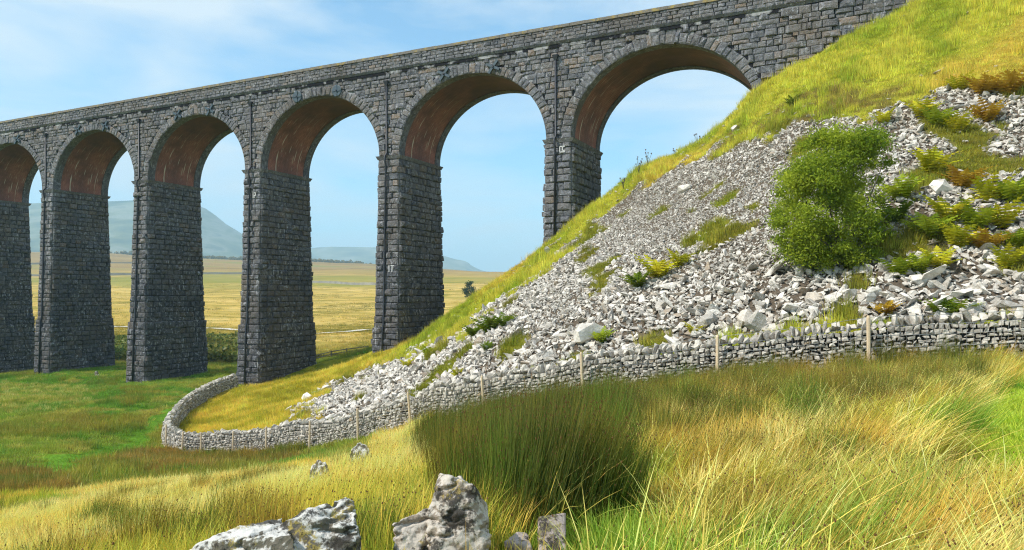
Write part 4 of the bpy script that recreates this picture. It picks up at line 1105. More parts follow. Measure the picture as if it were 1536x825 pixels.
# ------------------------------------------------------------------ grass, rushes and bracken (uncountable)
B_FINE = [clump('fine_grass', 30, 0.16, 0.18, 0.42, 0.0075, 0.28, 0.5, 40 + i) for i in range(4)]
B_TALL = [clump('tall_grass', 34, 0.17, 0.38, 0.72, 0.0078, 0.20, 0.5, 50 + i, (0.16, 0.02), 0.06) for i in range(4)]
B_RUSH = [clump('rush', 56, 0.20, 0.55, 0.98, 0.0085, 0.20, 0.16, 60 + i, (0.10, 0.0), 0.16, 3) for i in range(4)]
B_LEAN = [clump('leaning_grass', 38, 0.20, 0.50, 0.92, 0.0080, 0.16, 0.42, 70 + i, (0.42, -0.05), 0.05) for i in range(4)]
B_TURF = [clump('turf', 26, 0.30, 0.07, 0.18, 0.014, 0.4, 0.5, 80 + i, (0.05, 0), 0, 2) for i in range(3)]
B_FARG = [clump('far_grass', 26, 0.32, 0.18, 0.42, 0.018, 0.28, 0.45, 90 + i, (0.06, 0), 0, 2) for i in range(3)]
B_FART = [clump('far_rush', 34, 0.34, 0.35, 0.75, 0.022, 0.22, 0.3, 95 + i, (0.06, 0), 0.0, 2) for i in range(3)]
B_STALK = [clump('dry_stalk', 9, 0.16, 0.55, 1.05, 0.0105, 0.5, 0.7, 120 + i, (0.25, -0.1), 0.35, 4) for i in range(3)]

def points(n, x0, x1, y0, y1, fov=True):
    Y = rng.uniform(y0, y1, n); X = rng.uniform(x0, x1, n)
    if fov:
        k = (np.abs(X) < Y * 0.78 + 2.0); X, Y = X[k], Y[k]
    return X, Y
def near_rock(X, Y):
    m = np.zeros(X.shape, bool)
    for o in [q for q in COL.objects if q.name.startswith('boulder') and q.get('group') == 'foreground boulders']:
        co = np.array([(v.co.x + o.location.x, v.co.y + o.location.y) for v in list(o.data.vertices)[::17]])
        x0, y0 = co.min(0) + 0.03; x1, y1 = co.max(0) - 0.03
        m |= (X > x0) & (X < x1) & (Y > y0) & (Y < y1)
        if o.location.y < 8: m |= (X > x0 - 0.06) & (X < x1 + 0.06) & (Y > y0 - 0.9) & (Y < y0 + 0.1)
    return m
def wall_dist(X, Y):
    q = WQ[::10, :2]; d = np.full(X.shape, 99.0)
    for i in range(0, len(X), 20000): d[i:i + 20000] = np.sqrt(((X[i:i + 20000, None] - q[None, :, 0]) ** 2 + (Y[i:i + 20000, None] - q[None, :, 1]) ** 2).min(1))
    return d
def under_pier(X, Y):
    s = (X - V0[0]) * VU[0] + (Y - V0[1]) * VU[1]; d = (X - V0[0]) * VN[0] + (Y - V0[1]) * VN[1]
    k = np.abs((s / PITCH + 0.5) % 1 - 0.5) * PITCH
    return (k < 1.45) & (d > -0.85) & (d < WID + 0.85)
def lay(name, X, Y, var, label, tone=None, sc=(0.8, 1.25), wind=0.0, sink=0.0, keepf=None, height=None, spread=0.22, bright=1.45):
    Z = H(X, Y); col, kind, scree = zone(X, Y, Z)
    k = ~near_rock(X, Y) & (wall_dist(X, Y) > 0.42) & ~under_pier(X, Y)
    if keepf is not None: k &= keepf(X, Y, Z, kind, scree)
    X, Y, Z, col, kind = X[k], Y[k], Z[k], col[k], kind[k]; n = len(X)
    if tone is not None: col = tone(X, Y, col, kind)
    col = col * np.exp(rng.normal(0, spread, (n, 1))) * np.exp(rng.normal(0, 0.05, (n, 3)))
    rot = np.stack([rng.normal(0, 0.10, n), rng.normal(wind, 0.10, n), rng.uniform(-0.7, 0.7, n) if var[0].name.startswith(('lean', 'tall', 'dry')) else rng.uniform(0, 6.28, n)], -1)
    s = rng.uniform(*sc, n); hs = s * (height(X, Y, kind) if height is not None else 1.0)
    scl = np.stack([s, s, hs], -1)
    return scatter(name, np.stack([X, Y, Z - sink], -1), rot, scl, rng.integers(0, len(var), n), np.clip(col * bright, 0.004, 0.9), var, label)
dens = lambda Y, a, b: rng.random(Y.shape) < np.clip((a / np.maximum(Y, 1)) ** b, 0, 1)
FG = (2, 6, 7, 8, 9, 10)
def isin(kind, *k): return np.isin(kind, k)
# fine sward near the camera
X, Y = points(80000, -20, 20, 2.6, 20); k = dens(Y, 5, 1.6); X, Y = X[k], Y[k]
lay('meadow_grass', X, Y, B_FINE, 'fine green and straw grass covering the near slope', keepf=lambda X, Y, Z, kd, s: isin(kd, *FG) , height=lambda X, Y, kd: np.where(kd == 10, 0.45, np.where(kd == 8, 0.8, 1.15)))
# tall golden grass
X, Y = points(120000, -26, 26, 3.0, 34); k = dens(Y, 7, 1.1); X, Y = X[k], Y[k]
def tk(X, Y, Z, kd, s):
    p = fbm(X / 1.2 + 3, Y / 1.2 + 60, 3)
    return ((kd == 6) & (rng.random(X.shape) < 0.85)) | ((kd == 2) & (rng.random(X.shape) < sstep(0.46, 0.62, p) * np.where(X > 0, 0.32, 0.6))) | ((kd == 7) & (rng.random(X.shape) < 0.30))
lay('golden_grass', X, Y, B_TALL, 'tall golden grass in flower across the near slope', keepf=tk,
    tone=lambda X, Y, c, kd: np.where((kd == 6)[:, None], mixc(c, C_STRAW, np.full(len(c), 0.4)) * np.array([1.12, 1.0, 1.0]), mixc(c, C_GOLD, np.where(X > 0, 0.35, 0.55))), height=lambda X, Y, kd: np.where(X < -3.5, 0.62, 0.95), bright=1.6)
# leaning grass and rushes stand in tussocks: each tussock has its own colour, lean and height
def tussocks(n, x0, x1, y0, y1, want, per, rad):
    cx = rng.uniform(x0, x1, n); cy = rng.uniform(y0, y1, n); k = (np.abs(cx) < cy * 0.78 + 2.0); cx, cy = cx[k], cy[k]
    _, kd, _ = zone(cx, cy, H(cx, cy)); k = want(cx, cy, kd); cx, cy, kd = cx[k], cy[k], kd[k]; n = len(cx)
    m = np.maximum(3, (per * np.clip(7.0 / cy, 0.35, 1.1) * rng.uniform(0.6, 1.4, n)).astype(int)); i = np.repeat(np.arange(n), m)
    rr = rad * rng.uniform(0.7, 1.3, n)[i] * np.sqrt(rng.random(len(i))); a = rng.uniform(0, 6.283, len(i))
    return cx[i] + rr * np.cos(a), cy[i] + rr * np.sin(a), i, rr / rad, kd[i]
def lay_tuss(name, var, label, T, colf, hf, lean, bright=1.4):
    X, Y, i, rr, kd = T; k = ~near_rock(X, Y) & (wall_dist(X, Y) > 0.5); X, Y, i, rr, kd = X[k], Y[k], i[k], rr[k], kd[k]
    nt_ = int(i.max()) + 1 if len(i) else 1; n = len(X); Z = H(X, Y)
    col = colf(nt_, X, Y, kd, i) * np.exp(rng.normal(0, 0.20, (n, 1)))
    hh = rng.uniform(0.72, 1.22, nt_)[i] * (1.1 - 0.35 * rr) * hf(X, Y, kd)
    az = rng.normal(0, 0.55, nt_)[i] + rng.normal(0, 0.25, n); tilt = rng.normal(lean, 0.12, nt_)[i]
    scatter(name, np.stack([X, Y, Z], -1), np.stack([rng.normal(0, 0.08, n), tilt, az], -1), np.stack([np.ones(n) * 0.9, np.ones(n) * 0.9, hh], -1), rng.integers(0, len(var), n), np.clip(col * bright, 0.004, 0.9), var, label)
def pick(pal, p): return np.array(pal)[rng.choice(len(pal), p=p)]
def palf(pal, pr):
    def f(nt_, X, Y, kd, i):
        c = np.array(pal)[rng.choice(len(pal), nt_, p=pr)]; return c[i]
    return f
T = tussocks(1900, 0.3, 20, 3.6, 20, lambda X, Y, kd: ((kd == 2) & (X > 1.3)) | ((kd == 7) & (rng.random(X.shape) < 0.7)), 14, 0.36)
lay_tuss('leaning_grass', B_LEAN, 'tussocks of long straw and olive grass leaning to the right', T, palf([C_STRAW, C_GOLD * 0.8, C_OLIVE * 1.2, C_YG * 0.9, C_GREEN * 1.3], [0.16, 0.16, 0.22, 0.24, 0.22]), lambda X, Y, kd: 0.92, 0.06)
def wr(X, Y, kd):
    q = rng.random(X.shape); p = fbm(X / 1.4 + 23, Y / 1.4 + 16, 3)
    return ((kd == 9) & (q < 0.95)) | ((kd == 7) & (q < 0.75)) | ((kd == 2) & (q < np.where(X < -0.6, 0.45 * sstep(0.56, 0.64, p), 0.35))) | ((kd == 6) & (q < 0.05))
T = tussocks(3300, -16, 20, 4.0, 24, wr, 13, 0.27)
def rushcol(nt_, X, Y, kd, i):
    c = np.array([C_RUSH, C_RUSH * 1.5, C_GREEN * 0.8, C_OLIVE, np.array([0.34, 0.23, 0.045])])[rng.choice(5, nt_, p=[0.22, 0.24, 0.2, 0.2, 0.14])][i]
    d = np.array([[0.045, 0.080, 0.014], [0.070, 0.12, 0.018], [0.085, 0.17, 0.020], [0.17, 0.15, 0.026]])[rng.choice(4, nt_, p=[0.35, 0.3, 0.15, 0.2])][i]
    return np.where((kd == 9)[:, None], d, c)
lay_tuss('rushes', B_RUSH, 'dark green rushes with brown seed heads in dense tussocks', T, rushcol, lambda X, Y, kd: np.where(kd == 9, 1.30, np.where(kd == 7, 1.0, 0.75)), 0.03, 1.2)
# dry bent stalks
X, Y = points(8000, -6, 14, 3.0, 16); 
lay('dry_stalks', X, Y, B_STALK, 'bent bleached grass stalks straggling through the rushes', keepf=lambda X, Y, Z, kd, s: (isin(kd, 2, 7) & (X > 0.2)) | ((kd == 9) & (rng.random(X.shape) < 0.22)), tone=lambda X, Y, c, kd: mixc(np.repeat(C_STRAW[None], len(c), 0), C_GOLD, rng.random(len(c))), sc=(0.55, 1.0), bright=1.6)
# slope behind the ridge, valley and enclosed pocket
X, Y = points(130000, -62, 12, 22, 92); k = dens(Y, 34, 0.6); X, Y = X[k], Y[k]
def vk(X, Y, Z, kd, s):
    q = rng.random(X.shape); p = fbm(X / 3 + 3, Y / 3 + 60, 3)
    return ~s & ((isin(kd, 3) & (q < 0.30 + 0.5 * sstep(0.45, 0.6, p))) | ((kd == 5) & (q < 0.95)) | ((kd == 13) & (q < 0.9)) | (isin(kd, 11)) | (isin(kd, 6, 2) & (Y > 20)))
lay('valley_grass', X, Y, B_FARG, 'uneven green and tawny grass on the valley floor', keepf=vk, height=lambda X, Y, kd: np.where(kd == 3, 0.75, np.where(kd == 11, 1.1, 1.0)), spread=0.22)
X, Y = points(60000, -60, 12, 24, 92); k = dens(Y, 40, 0.5); X, Y = X[k], Y[k]
lay('valley_rushes', X, Y, B_FART, 'dark brown and green rush beds beyond the golden ridge', keepf=lambda X, Y, Z, kd, s: ~s & ((kd == 11) & (rng.random(X.shape) < 0.95) | (kd == 3) & (rng.random(X.shape) < 0.55 * sstep(0.50, 0.62, fbm(X / 4 + 13, Y / 4 + 6, 3)))),
    tone=lambda X, Y, c, kd: np.where((kd == 11)[:, None], mixc(np.repeat(C_BROWN[None] * 1.2, len(c), 0), C_RUSH * 1.5, sstep(0.35, 0.65, fbm(X / 1.5 + 2, Y / 1.5, 3))), mixc(c * 0.8, C_OLIVE, sstep(0.4, 0.6, fbm(X / 2 + 9, Y / 2, 2)) * 0.7)), height=lambda X, Y, kd: np.where(kd == 11, 0.9, 0.8))
# hillside turf
X, Y = points(150000, -18, 44, 20, 62); k = dens(Y, 34, 0.6); X, Y = X[k], Y[k]
lay('hillside_grass', X, Y, B_TURF + B_FARG, 'short yellow-green turf on the upper hillside', keepf=lambda X, Y, Z, kd, s: (kd == 4) & ~s, spread=0.32, sc=(0.6, 1.05), height=lambda X, Y, kd: 0.7 + 1.3 * sstep(0.45, 0.65, fbm(X / 1.5 + 4, Y / 1.5 + 1, 3)))
# tussocks on the moor beyond the viaduct
Yt = 1.0 / rng.uniform(1 / 520.0, 1 / 102.0, 26000); Xt = rng.uniform(-0.75, 0.12, len(Yt)) * Yt
pm = fbm(Xt / 22 + 5, Yt / 45, 3); k = (rng.random(len(Yt)) < 0.25 + 0.75 * sstep(0.42, 0.58, pm)); Xt, Yt, pm = Xt[k], Yt[k], pm[k]; n = len(Xt)
ct = mixc(mixc(np.repeat(np.array([[0.60, 0.42, 0.12]]), n, 0), np.array([0.34, 0.27, 0.05]), sstep(0.5, 0.62, pm)), np.array([0.20, 0.22, 0.035]), rng.random(n) < 0.16)
sx_ = rng.uniform(2.0, 5.0, n) * np.clip(Yt / 200, 0.5, 1.6)
scatter('moor_grass', np.stack([Xt, Yt, H(Xt, Yt) - 0.05], -1), np.stack([np.zeros(n), np.zeros(n), rng.uniform(0, 6.28, n)], -1), np.stack([sx_, sx_ * 0.6, rng.uniform(1.0, 2.2, n)], -1), rng.integers(0, 3, n), ct * np.exp(rng.normal(0, 0.22, (n, 1))), B_FARG, 'tawny tussock grass spreading over the moor beyond the viaduct')
# pale flowering grasses in front of the farthest piers
X, Y = points(9000, -58, -30, 52, 80)
lay('seed_heads', X, Y, B_FART, 'pale straw seed heads in front of the farthest piers', keepf=lambda X, Y, Z, kd, s: (kd == 13) & (rng.random(X.shape) < 0.35), tone=lambda X, Y, c, kd: np.repeat(C_STRAW[None] * 0.8, len(c), 0), sc=(0.45, 0.75))
# bracken bank beyond the viaduct
def leafclump(name, seed, n=90, r=0.6, h=0.7, ls=0.13):
    q = np.random.default_rng(seed); vs = []; fs = []; rn = []
    for i in range(n):
        d = q.normal(size=3); d /= np.linalg.norm(d); p = d * np.array([r, r, h]) * q.random() ** 0.4; p[2] = abs(p[2])
        a = q.normal(size=3); a /= np.linalg.norm(a); b = np.cross(a, q.normal(size=3)); b /= np.linalg.norm(b); s = ls * q.uniform(0.6, 1.3); k = len(vs)
        vs += [p - a * s, p + b * s * 0.5, p + a * s, p - b * s * 0.5]; fs.append((k, k + 1, k + 2, k + 3)); rn += [q.random()] * 4
    return mesh_from(name, vs, fs, M_BLADE, False, vattr={'v': np.ones(len(vs)), 'rnd': rn, 'seed': np.zeros(len(vs))})
B_LEAF = [leafclump('bracken_clump', 700 + i) for i in range(3)]
def bank(name, px0, px1, py0, py1, Y0, Y1, n, label, c, sc=(1.2, 2.4)):
    Y = rng.uniform(Y0, Y1, n); px = rng.uniform(px0, px1, n); X = (px - CX) / F * Y; Z = H(X, Y); k = ~under_pier(X, Y); X, Y, Z = X[k], Y[k], Z[k]; n = len(X)
    s = rng.uniform(*sc, n); t = c * np.exp(rng.normal(0, 0.25, (n, 1)))
    scatter(name, np.stack([X, Y, Z - 0.1], -1), np.stack([np.zeros(n), np.zeros(n), rng.uniform(0, 6, n)], -1), np.stack([s, s, s], -1), rng.integers(0, 3, n), t, B_LEAF, label)
bank('bracken_bank', 150, 205, 0, 0, 108, 140, 220, 'green bracken bank seen between the second and third piers', np.array([0.06, 0.14, 0.02]))
bank('bracken_bank', 300, 362, 0, 0, 104, 140, 320, 'dark green bracken bank seen between the third and fourth piers', np.array([0.055, 0.115, 0.018]), (1.4, 2.8))
bank('bracken_bank', 40, 60, 0, 0, 108, 140, 60, 'green bracken seen left of the second pier', np.array([0.07, 0.15, 0.02]))
bank('bracken_bank', 465, 560, 0, 0, 84, 112, 260, 'olive scrub beyond the wooden fence between two piers', np.array([0.13, 0.14, 0.02]), (0.7, 1.3))

# ------------------------------------------------------------------ ferns on the scree
def fern_mesh(name, seed, col, col2, nf=13):
    q = np.random.default_rng(seed); vs = []; fs = []; rn = []
    for i in range(nf):
        a = 2 * math.pi * i / nf + q.uniform(-0.25, 0.25); L = q.uniform(0.7, 1.1); up = q.uniform(0.55, 1.0); r0 = q.random()
        dirv = np.array([math.cos(a), math.sin(a), 0]); sd = np.array([-dirv[1], dirv[0], 0])
        prev = None
        for k in range(9):
            t = (k + 0.6) / 9; p = dirv * L * (0.12 * t + 0.55 * t ** 1.7) + np.array([0, 0, up * (1.15 * t - 0.42 * t ** 2.4)])
            w = 0.24 * math.sin(math.pi * min(1, t * 0.86 + 0.14)) * (1.05 - t * 0.5)
            for s_ in (-1, 1):
                b = len(vs); tip = p + sd * s_ * w + dirv * w * 0.35 + np.array([0, 0, -0.10 * w]); e = dirv * 0.030 + np.array([0, 0, 0.022])
                vs += [p - e, (p + tip) / 2 - e * 0.9 + np.array([0, 0, 0.01]), tip, (p + tip) / 2 + e * 0.9 + np.array([0, 0, 0.01]), p + e]; fs.append((b, b + 1, b + 2, b + 3, b + 4)); rn += [min(1, max(0, r0 * 0.7 + q.random() * 0.3))] * 5
            if prev is not None:
                b = len(vs); vs += [prev - sd * 0.008, prev + sd * 0.008, p + sd * 0.008, p - sd * 0.008]; fs.append((b, b + 1, b + 2, b + 3)); rn += [r0] * 4
            prev = p
    return mesh_from(name, vs, fs, leafobj_mat(name + '_leaf', col, col2), False, vattr={'rnd': rn})
FERN_G = [fern_mesh('fern_green', 900 + i, (0.18, 0.27, 0.02), (0.40, 0.45, 0.03)) for i in range(2)]
FERN_Y = [fern_mesh('fern_yellow', 910 + i, (0.36, 0.40, 0.02), (0.66, 0.56, 0.035)) for i in range(2)]
FERN_B = [fern_mesh('fern_rusty', 920 + i, (0.38, 0.20, 0.03), (0.58, 0.40, 0.04)) for i in range(2)]
FERN_D = [fern_mesh('fern_dark', 930 + i, (0.08, 0.14, 0.014), (0.20, 0.25, 0.02)) for i in range(2)]
FERNS = [  # photo pixel of the foot, height in pixels, colour, label
    (1395, 262, 42, 'y', 'tall yellow-green fern tuft upslope and right of the bush'), (1442, 284, 40, 'b', 'rust-brown fern tuft right of the tall yellow one'),
    (1486, 305, 40, 'y', 'yellow fern tuft above the big green patch at right'), (1524, 306, 44, 'g', 'green fern tuft touching the right edge, upper one'),
    (1352, 300, 40, 'g', 'green fern just right of the bush crown'), (1420, 336, 46, 'y', 'broad yellow-green fern in the middle of the fern patch'),
    (1460, 346, 44, 'g', 'green fern in the middle of the fern patch, right half'), (1506, 342, 42, 'y', 'yellow fern in the fern patch near the right edge'),
    (1346, 336, 38, 'd', 'dark shaded fern beside the bush trunk'), (1392, 358, 44, 'g', 'deep green fern below the broad yellow one'),
    (1434, 372, 40, 'y', 'yellow-green fern at the lower edge of the fern patch'), (1476, 376, 38, 'b', 'rusty fern at the lower right of the fern patch'),
    (1350, 416, 34, 'g', 'left of three green ferns in a row below the patch'), (1380, 410, 36, 'g', 'middle of three green ferns in a row below the patch'), (1408, 404, 34, 'y', 'right of three ferns in a row below the patch'),
    (1472, 142, 34, 'b', 'brown fern at the top edge of the scree'), (1514, 142, 40, 'b', 'rusty bracken tuft at the upper right edge'), (1440, 136, 26, 'y', 'small yellow tuft at the top of the scree'),
    (1328, 186, 24, 'y', 'yellow tuft above the bush crown'), (1384, 178, 32, 'y', 'yellow-green tuft among white stones, upper left'), (1404, 190, 34, 'g', 'green tuft among white stones, upper middle'), (1436, 198, 26, 'y', 'low yellow tuft among white stones, upper right'), (1484, 182, 34, 'b', 'brownish tuft in the upper white scree'),
    (1330, 472, 26, 'b', 'rusty tuft above the wall, left of the tall stake'), (1412, 476, 34, 'd', 'dark green fern close above the wall at right'), (1440, 472, 28, 'g', 'green fern close above the wall, rightmost'), (1512, 402, 34, 'y', 'yellow fern near the right edge below the patch'), (1530, 372, 36, 'g', 'green fern touching the right edge, lower one'),
    (958, 432, 30, 'd', 'left fern of the lone clump in mid scree'), (985, 420, 38, 'y', 'tallest fern of the lone clump in mid scree'), (1016, 402, 28, 'y', 'right fern of the lone clump in mid scree'),
    (712, 508, 26, 'd', 'left dark fern on the lower left scree'), (736, 500, 30, 'd', 'middle dark fern on the lower left scree'), (758, 490, 24, 'd', 'right dark fern on the lower left scree'),
    (730, 526, 16, 'd', 'tiny dark tuft below the three dark ferns'), (642, 538, 22, 'g', 'green tuft at the left edge of the scree'), (686, 566, 16, 'y', 'small yellow-green tuft in grey stones above the wall'), (612, 552, 16, 'y', 'small tuft near the left toe of the scree'),
    (904, 514, 24, 'g', 'small green fern beside the largest pale block'), (1040, 502, 20, 'y', 'small yellow tuft just above the middle of the wall'), (1275, 404, 34, 'd', 'dark fern in the shade under the bush'), (1310, 372, 34, 'd', 'shaded fern right under the bush'), (1190, 158, 16, 'd', 'dark tuft in the grass below the arch end')]
for i, (px, py, hp, c, lab) in enumerate(FERNS):
    p = hit(px, py, 15); h = hp / F * p[1]; me = {'g': FERN_G, 'y': FERN_Y, 'b': FERN_B, 'd': FERN_D}[c][i % 2]
    o = obj('fern', me, None, (p[0], p[1], p[2] - 0.05)); s = h / 0.70; o.scale = (s * 1.15, s * 1.15, s); o.rotation_euler = (0.15, 0.05, i * 1.3)
    tag(o, lab, 'fern', 'ferns and tufts on the scree')

# ------------------------------------------------------------------ trees
def leafy(name, pos, cl, nleaf, ls, mat, seed, stems, bark):
    """cl: clump centres with radii relative to pos; stems: list of (points, radii)"""
    q = np.random.default_rng(seed); root = empty(name, pos)
    m = MB()
    for pts, rad in stems: m.tube(pts, rad, 6)
    obj('trunk', m.mesh('trunk', bark, True), root)
    tot = sum(r ** 2 for _, r in cl); vs = []; fs = []; rn = []
    for c, r in cl:
        n = int(nleaf * r ** 2 / tot); d = q.normal(size=(n, 3)); d /= np.linalg.norm(d, axis=1, keepdims=True)
        p = np.array(c) + d * (r * np.clip(np.abs(q.normal(0.62, 0.34, (n, 1))), 0.05, 1.6)) * np.array([1, 1, 0.75]); tone = q.uniform(0, 0.5)
        for x in p:
            a = q.normal(size=3) + np.array([0, 0, -0.4]); a /= np.linalg.norm(a); b = np.cross(a, q.normal(size=3)); b /= np.linalg.norm(b); s = ls * q.uniform(0.6, 1.35); k = len(vs)
            vs += [x - a * s, x + b * s * 0.42, x + a * s, x - b * s * 0.42]; fs.append((k, k + 1, k + 2, k + 3)); rn += [tone + q.random() * 0.5] * 4
    obj('crown', mesh_from('crown', vs, fs, mat, False, vattr={'rnd': rn}), root); return root
M_BARK = simple_mat('grey_bark', (0.13, 0.11, 0.085), 0.9, 0.3, 8, 0.5)
def build_bush():
    p = hit(1262, 392, 15); k = p[1] / F                         # metres per photo pixel here
    q = np.random.default_rng(77); cl = []
    outline = [(1200, 378), (1180, 350), (1172, 318), (1180, 285), (1196, 250), (1200, 222), (1222, 212), (1250, 205), (1280, 202), (1308, 208), (1318, 228), (1300, 250), (1296, 276), (1276, 300), (1262, 330), (1250, 360), (1230, 384), (1215, 392)]
    for i in range(46):
        while True:
            a = q.uniform(1160, 1335); b = q.uniform(195, 400)
            if inpoly(np.array([a]), np.array([b]), outline)[0]: break
        cl.append((((a - 1262) * k, q.uniform(-1.5, 1.5) * math.sin(math.pi * np.clip((400 - b) / 210, 0.15, 0.9)), (392 - b) * k), q.uniform(0.42, 0.80)))
    for a, b in outline: cl.append((((a - 1262) * k, q.uniform(-0.6, 0.6), (392 - b) * k), q.uniform(0.22, 0.42)))
    for a, b in ((1338, 318), (1300, 330), (1330, 350), (1312, 300), (1290, 350), (1275, 372), (1300, 380), (1250, 385), (1318, 270), (1328, 245), (1170, 360), (1165, 335)): cl.append((((a - 1262) * k, q.uniform(-0.6, 0.4), (392 - b) * k), q.uniform(0.25, 0.42)))
    for a, b in ((1225, 340), (1245, 355), (1262, 340), (1280, 330), (1240, 375), (1262, 372), (1285, 360), (1300, 345), (1265, 390), (1230, 395), (1295, 385)): cl.append((((a - 1262) * k, q.uniform(-1.3, -0.5), (392 - b) * k), q.uniform(0.35, 0.5)))
    stems = []
    for (a, b) in ((1205, 330), (1190, 260), (1225, 230), (1262, 215), (1300, 215), (1240, 280), (1310, 250), (1280, 300), (1330, 322), (1215, 360), (1318, 345)):
        e = np.array([(a - 1262) * k, q.uniform(-0.8, 0.8), (392 - b) * k]); mid = e * 0.5 + np.array([q.uniform(-0.2, 0.2), q.uniform(-0.2, 0.2), 0.15])
        stems.append(([(q.uniform(-0.15, 0.15), q.uniform(-0.15, 0.15), -0.25), tuple(mid * 0.6), tuple(mid + (e - mid) * 0.35), tuple(e)], [0.055, 0.04, 0.026, 0.010]))
    o = leafy('willow_bush', tuple(p), cl, 70000, 0.054, leafobj_mat('willow_leaf', (0.10, 0.19, 0.018), (0.50, 0.56, 0.055), 0.45), 5, stems, M_BARK)
    tag(o, 'big light green leafy bush growing alone on the scree', 'bush')
build_bush()
def build_far_tree():
    p = hit(708, 450, 60); p = U(707, 452, 330); p[2] = float(H(np.array([p[0]]), np.array([p[1]]))[0]); zt = EYE - (421 - HY) / F * p[1]; hgt = max(7.0, zt - p[2])
    q = np.random.default_rng(8); cl = []
    for i in range(26):
        t = q.uniform(0.3, 1.0); cl.append(((q.uniform(-1, 1) * hgt * 0.40 * math.sin(math.pi * (0.25 + 0.65 * t)) + (0.5 if t < 0.6 else -0.6), q.uniform(-2, 2), t * hgt * 0.92), q.uniform(0.10, 0.17) * hgt))
    o = leafy('lone_tree', tuple(p), cl, 2600, 0.34, leafobj_mat('dark_tree_leaf', (0.022, 0.045, 0.012), (0.055, 0.085, 0.02), 0.2), 9, [([(0, 0, -0.5), (0.2, 0, hgt * 0.35), (-0.2, 0, hgt * 0.8)], [0.35, 0.25, 0.08])], M_BARK)
    tag(o, 'small dark round tree standing alone on the moor by the hill edge', 'tree')
build_far_tree()

# ------------------------------------------------------------------ thistles on the skyline
def thistle(px, py, hp, seed, label):
    p = hit(px, py, 20, 62); h = hp / F * p[1]; q = np.random.default_rng(seed); root = empty('thistle', tuple(p))
    m = MB(); hd = MB()
    for i in range(7):
        a = q.uniform(0, 6.28); t = q.uniform(0.55, 1.0); e = np.array([math.cos(a) * h * 0.35 * q.random(), math.sin(a) * h * 0.2, h * t])
        m.tube([(0, 0, -0.1), (e[0] * 0.25, e[1] * 0.25, h * t * 0.5), tuple(e)], [0.018, 0.014, 0.009], 4)
        hd.tube([tuple(e), tuple(e + np.array([0, 0, 0.04])), tuple(e + np.array([0, 0, 0.10]))], [0.015, 0.05, 0.02], 6)
    obj('stem', m.mesh('stem', M_THST), root); obj('flower_head', hd.mesh('flower_head', M_THHD), root)
    tag(root, label, 'thistle', 'thistles along the hill edge')
M_THST = simple_mat('thistle_stem', (0.12, 0.13, 0.05), 0.9); M_THHD = simple_mat('thistle_head', (0.10, 0.07, 0.08), 0.9)
thistle(958, 264, 28, 1, 'dark thistle on the hill edge, lower of the skyline pair'); thistle(972, 252, 26, 2, 'dark thistle on the hill edge, upper of the skyline pair')
thistle(1014, 222, 16, 3, 'small thistle on the hill edge half way up the arch'); thistle(1048, 200, 20, 4, 'tall thin thistle on the hill edge under the big arch')
thistle(935, 284, 16, 5, 'low thistle on the hill edge just right of the nearest pier')

# ------------------------------------------------------------------ field fence, far walls, track, far woods
def build_field_fence():
    root = empty('field_fence', (0, 0, 0)); tag(root, 'old wooden post and rail fence beyond the arch left of the tall pier', 'fence')
    P = [U(px, py, Y) for px, py, Y in ((472, 546, 78), (497, 538, 82), (520, 537, 82.5), (552, 535, 83))]; T = []
    for p in P:
        z = float(H(np.array([p[0]]), np.array([p[1]]))[0]); m = MB(); m.box((0, 0, 0.30), 0.13, 0.13, 1.2); obj('post', m.mesh('post', M_OLDWOOD), root, (p[0], p[1], z)); T.append(np.array([p[0], p[1], z]))
    for h in (0.2, 0.5, 0.8):
        m = MB()
        for a, b in zip(T[:-1], T[1:]): m.tube([a + (0, 0, h), b + (0, 0, h)], 0.05, 4)
        obj('rail', m.mesh('rail', M_OLDWOOD), root)
build_field_fence()
def far_wall(pix, Ys, h, label):
    pts = []
    for (px, _), Y in zip(pix, Ys): pts.append(((px - CX) / F * Y, Y))
    d = []
    for (a, b) in zip(pts[:-1], pts[1:]):
        for u in np.linspace(0, 1, 24, endpoint=False): d.append((a[0] + (b[0] - a[0]) * u, a[1] + (b[1] - a[1]) * u))
    d.append(pts[-1]); d = np.array(d); z = H(d[:, 0], d[:, 1]); vs = []
    for (x, y), zz in zip(d, z):
        j = rng.uniform(-0.12, 0.12)
        for oy, oz in ((-0.35, -0.6), (-0.22, h + j), (0.22, h + j), (0.35, -0.6)): vs.append((x, y + oy, zz + oz))
    fs = [(4 * i + k, 4 * i + k + 1, 4 * i + k + 5, 4 * i + k + 4) for i in range(len(d) - 1) for k in range(3)]
    me = mesh_from('boundary_wall', vs, fs, M_WALL, False, vattr={'tone': np.repeat(rng.uniform(0.0, 0.25, len(d)), 4)})
    tag(obj('boundary_wall', me), label, 'wall', 'boundary walls on the far moor')
far_wall([(440, 0), (500, 0), (580, 0)], [560, 540, 500], 1.8, 'thin dark wall crossing the moor between the two tallest piers')
far_wall([(-60, 0), (120, 0), (420, 0)], [640, 660, 700], 1.8, 'thin dark wall on the far moor behind the left piers')
far_wall([(-80, 0), (60, 0), (240, 0)], [860, 900, 980], 1.8, 'faint upper wall on the far moor at the far left')
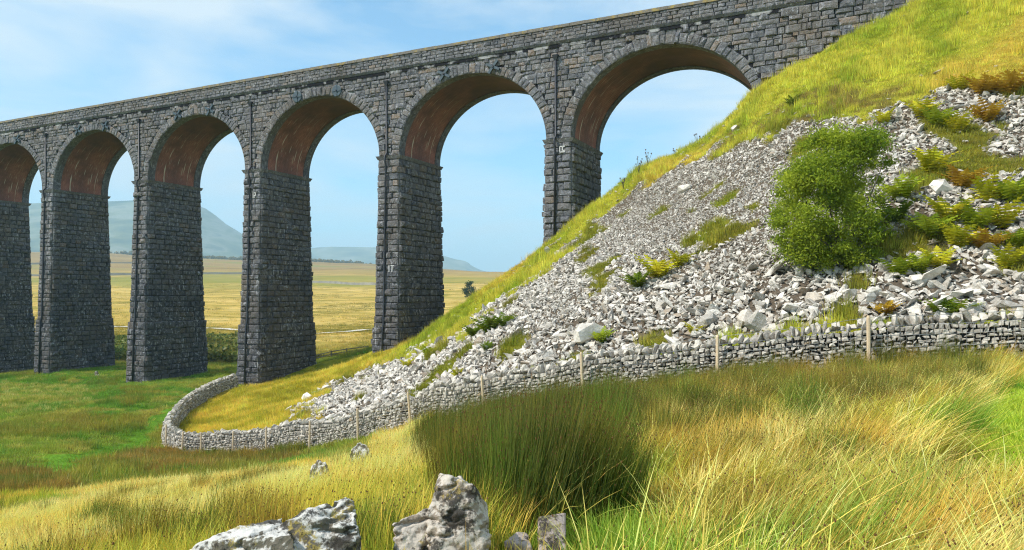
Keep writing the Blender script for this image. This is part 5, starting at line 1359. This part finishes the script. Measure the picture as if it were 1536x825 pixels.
def track():
    ctrl = [(-200, 176), (60, 178), (160, 180), (210, 180), (290, 182), (345, 176), (400, 166), (470, 158), (620, 190)]
    c = np.array([((px - CX) / F * Y, Y) for px, Y in ctrl]); t = np.linspace(0, len(c) - 1, 160); x = np.interp(t, range(len(c)), c[:, 0]); y = np.interp(t, range(len(c)), c[:, 1]); w = 1.3 + 0.4 * np.sin(t * 7)
    vs = []
    for a, b, ww in zip(x, y, w):
        for o in (-1, -0.33, 0.33, 1): vs.append((a, b + o * ww, float(H(np.array([a]), np.array([b + o * ww]))[0]) + 0.25))
    fs = [(4 * i + k, 4 * i + 4 + k, 4 * i + 5 + k, 4 * i + 1 + k) for i in range(len(x) - 1) for k in range(3)]
    tag(obj('track', mesh_from('track', vs, fs, M_TRACK, True)), 'pale gravel track crossing the valley behind the piers', kind='structure')
track()
B_FARLEAF = [leafclump('far_wood_clump', 760 + i, 60, 5, 5, 1.6) for i in range(2)]
def far_wood(px0, px1, Y0, Y1, n, label):
    px = rng.uniform(px0, px1, n); Y = rng.uniform(Y0, Y1, n); X = (px - CX) / F * Y; k = fbm(X / 60, Y / 60, 2) > 0.42; X, Y = X[k], Y[k]; n = len(X)
    s = rng.uniform(0.6, 1.5, n)
    scatter('far_wood', np.stack([X, Y, H(X, Y)], -1), np.stack([np.zeros(n)] * 2 + [rng.uniform(0, 6, n)], -1), np.stack([s, s, s], -1), rng.integers(0, 2, n), np.array([0.03, 0.05, 0.018]) * np.ones((n, 3)), B_FARLEAF, label)
far_wood(160, 380, 1380, 1520, 200, 'thin dark line of far trees at the foot of the tall fell')
far_wood(470, 560, 1380, 1500, 70, 'scatter of tiny far trees below the low fell')

# ------------------------------------------------------------------ haze
hz = MB(); hz.box((0, 3500, 240), 17000, 17000, 760)
m, nt, out = new_mat('haze_air'); g = G(nt)
pv = g.n('ShaderNodeVolumePrincipled'); pv.inputs['Color'].default_value = (0.50, 0.78, 1.0, 1); pv.inputs['Density'].default_value = 2.3e-4; pv.inputs['Anisotropy'].default_value = 0.0
nt.links.new(pv.outputs[0], out.inputs['Volume'])
tag(obj('haze', hz.mesh('haze', m)), 'pale blue haze in the air in front of the distant fells', kind='stuff')
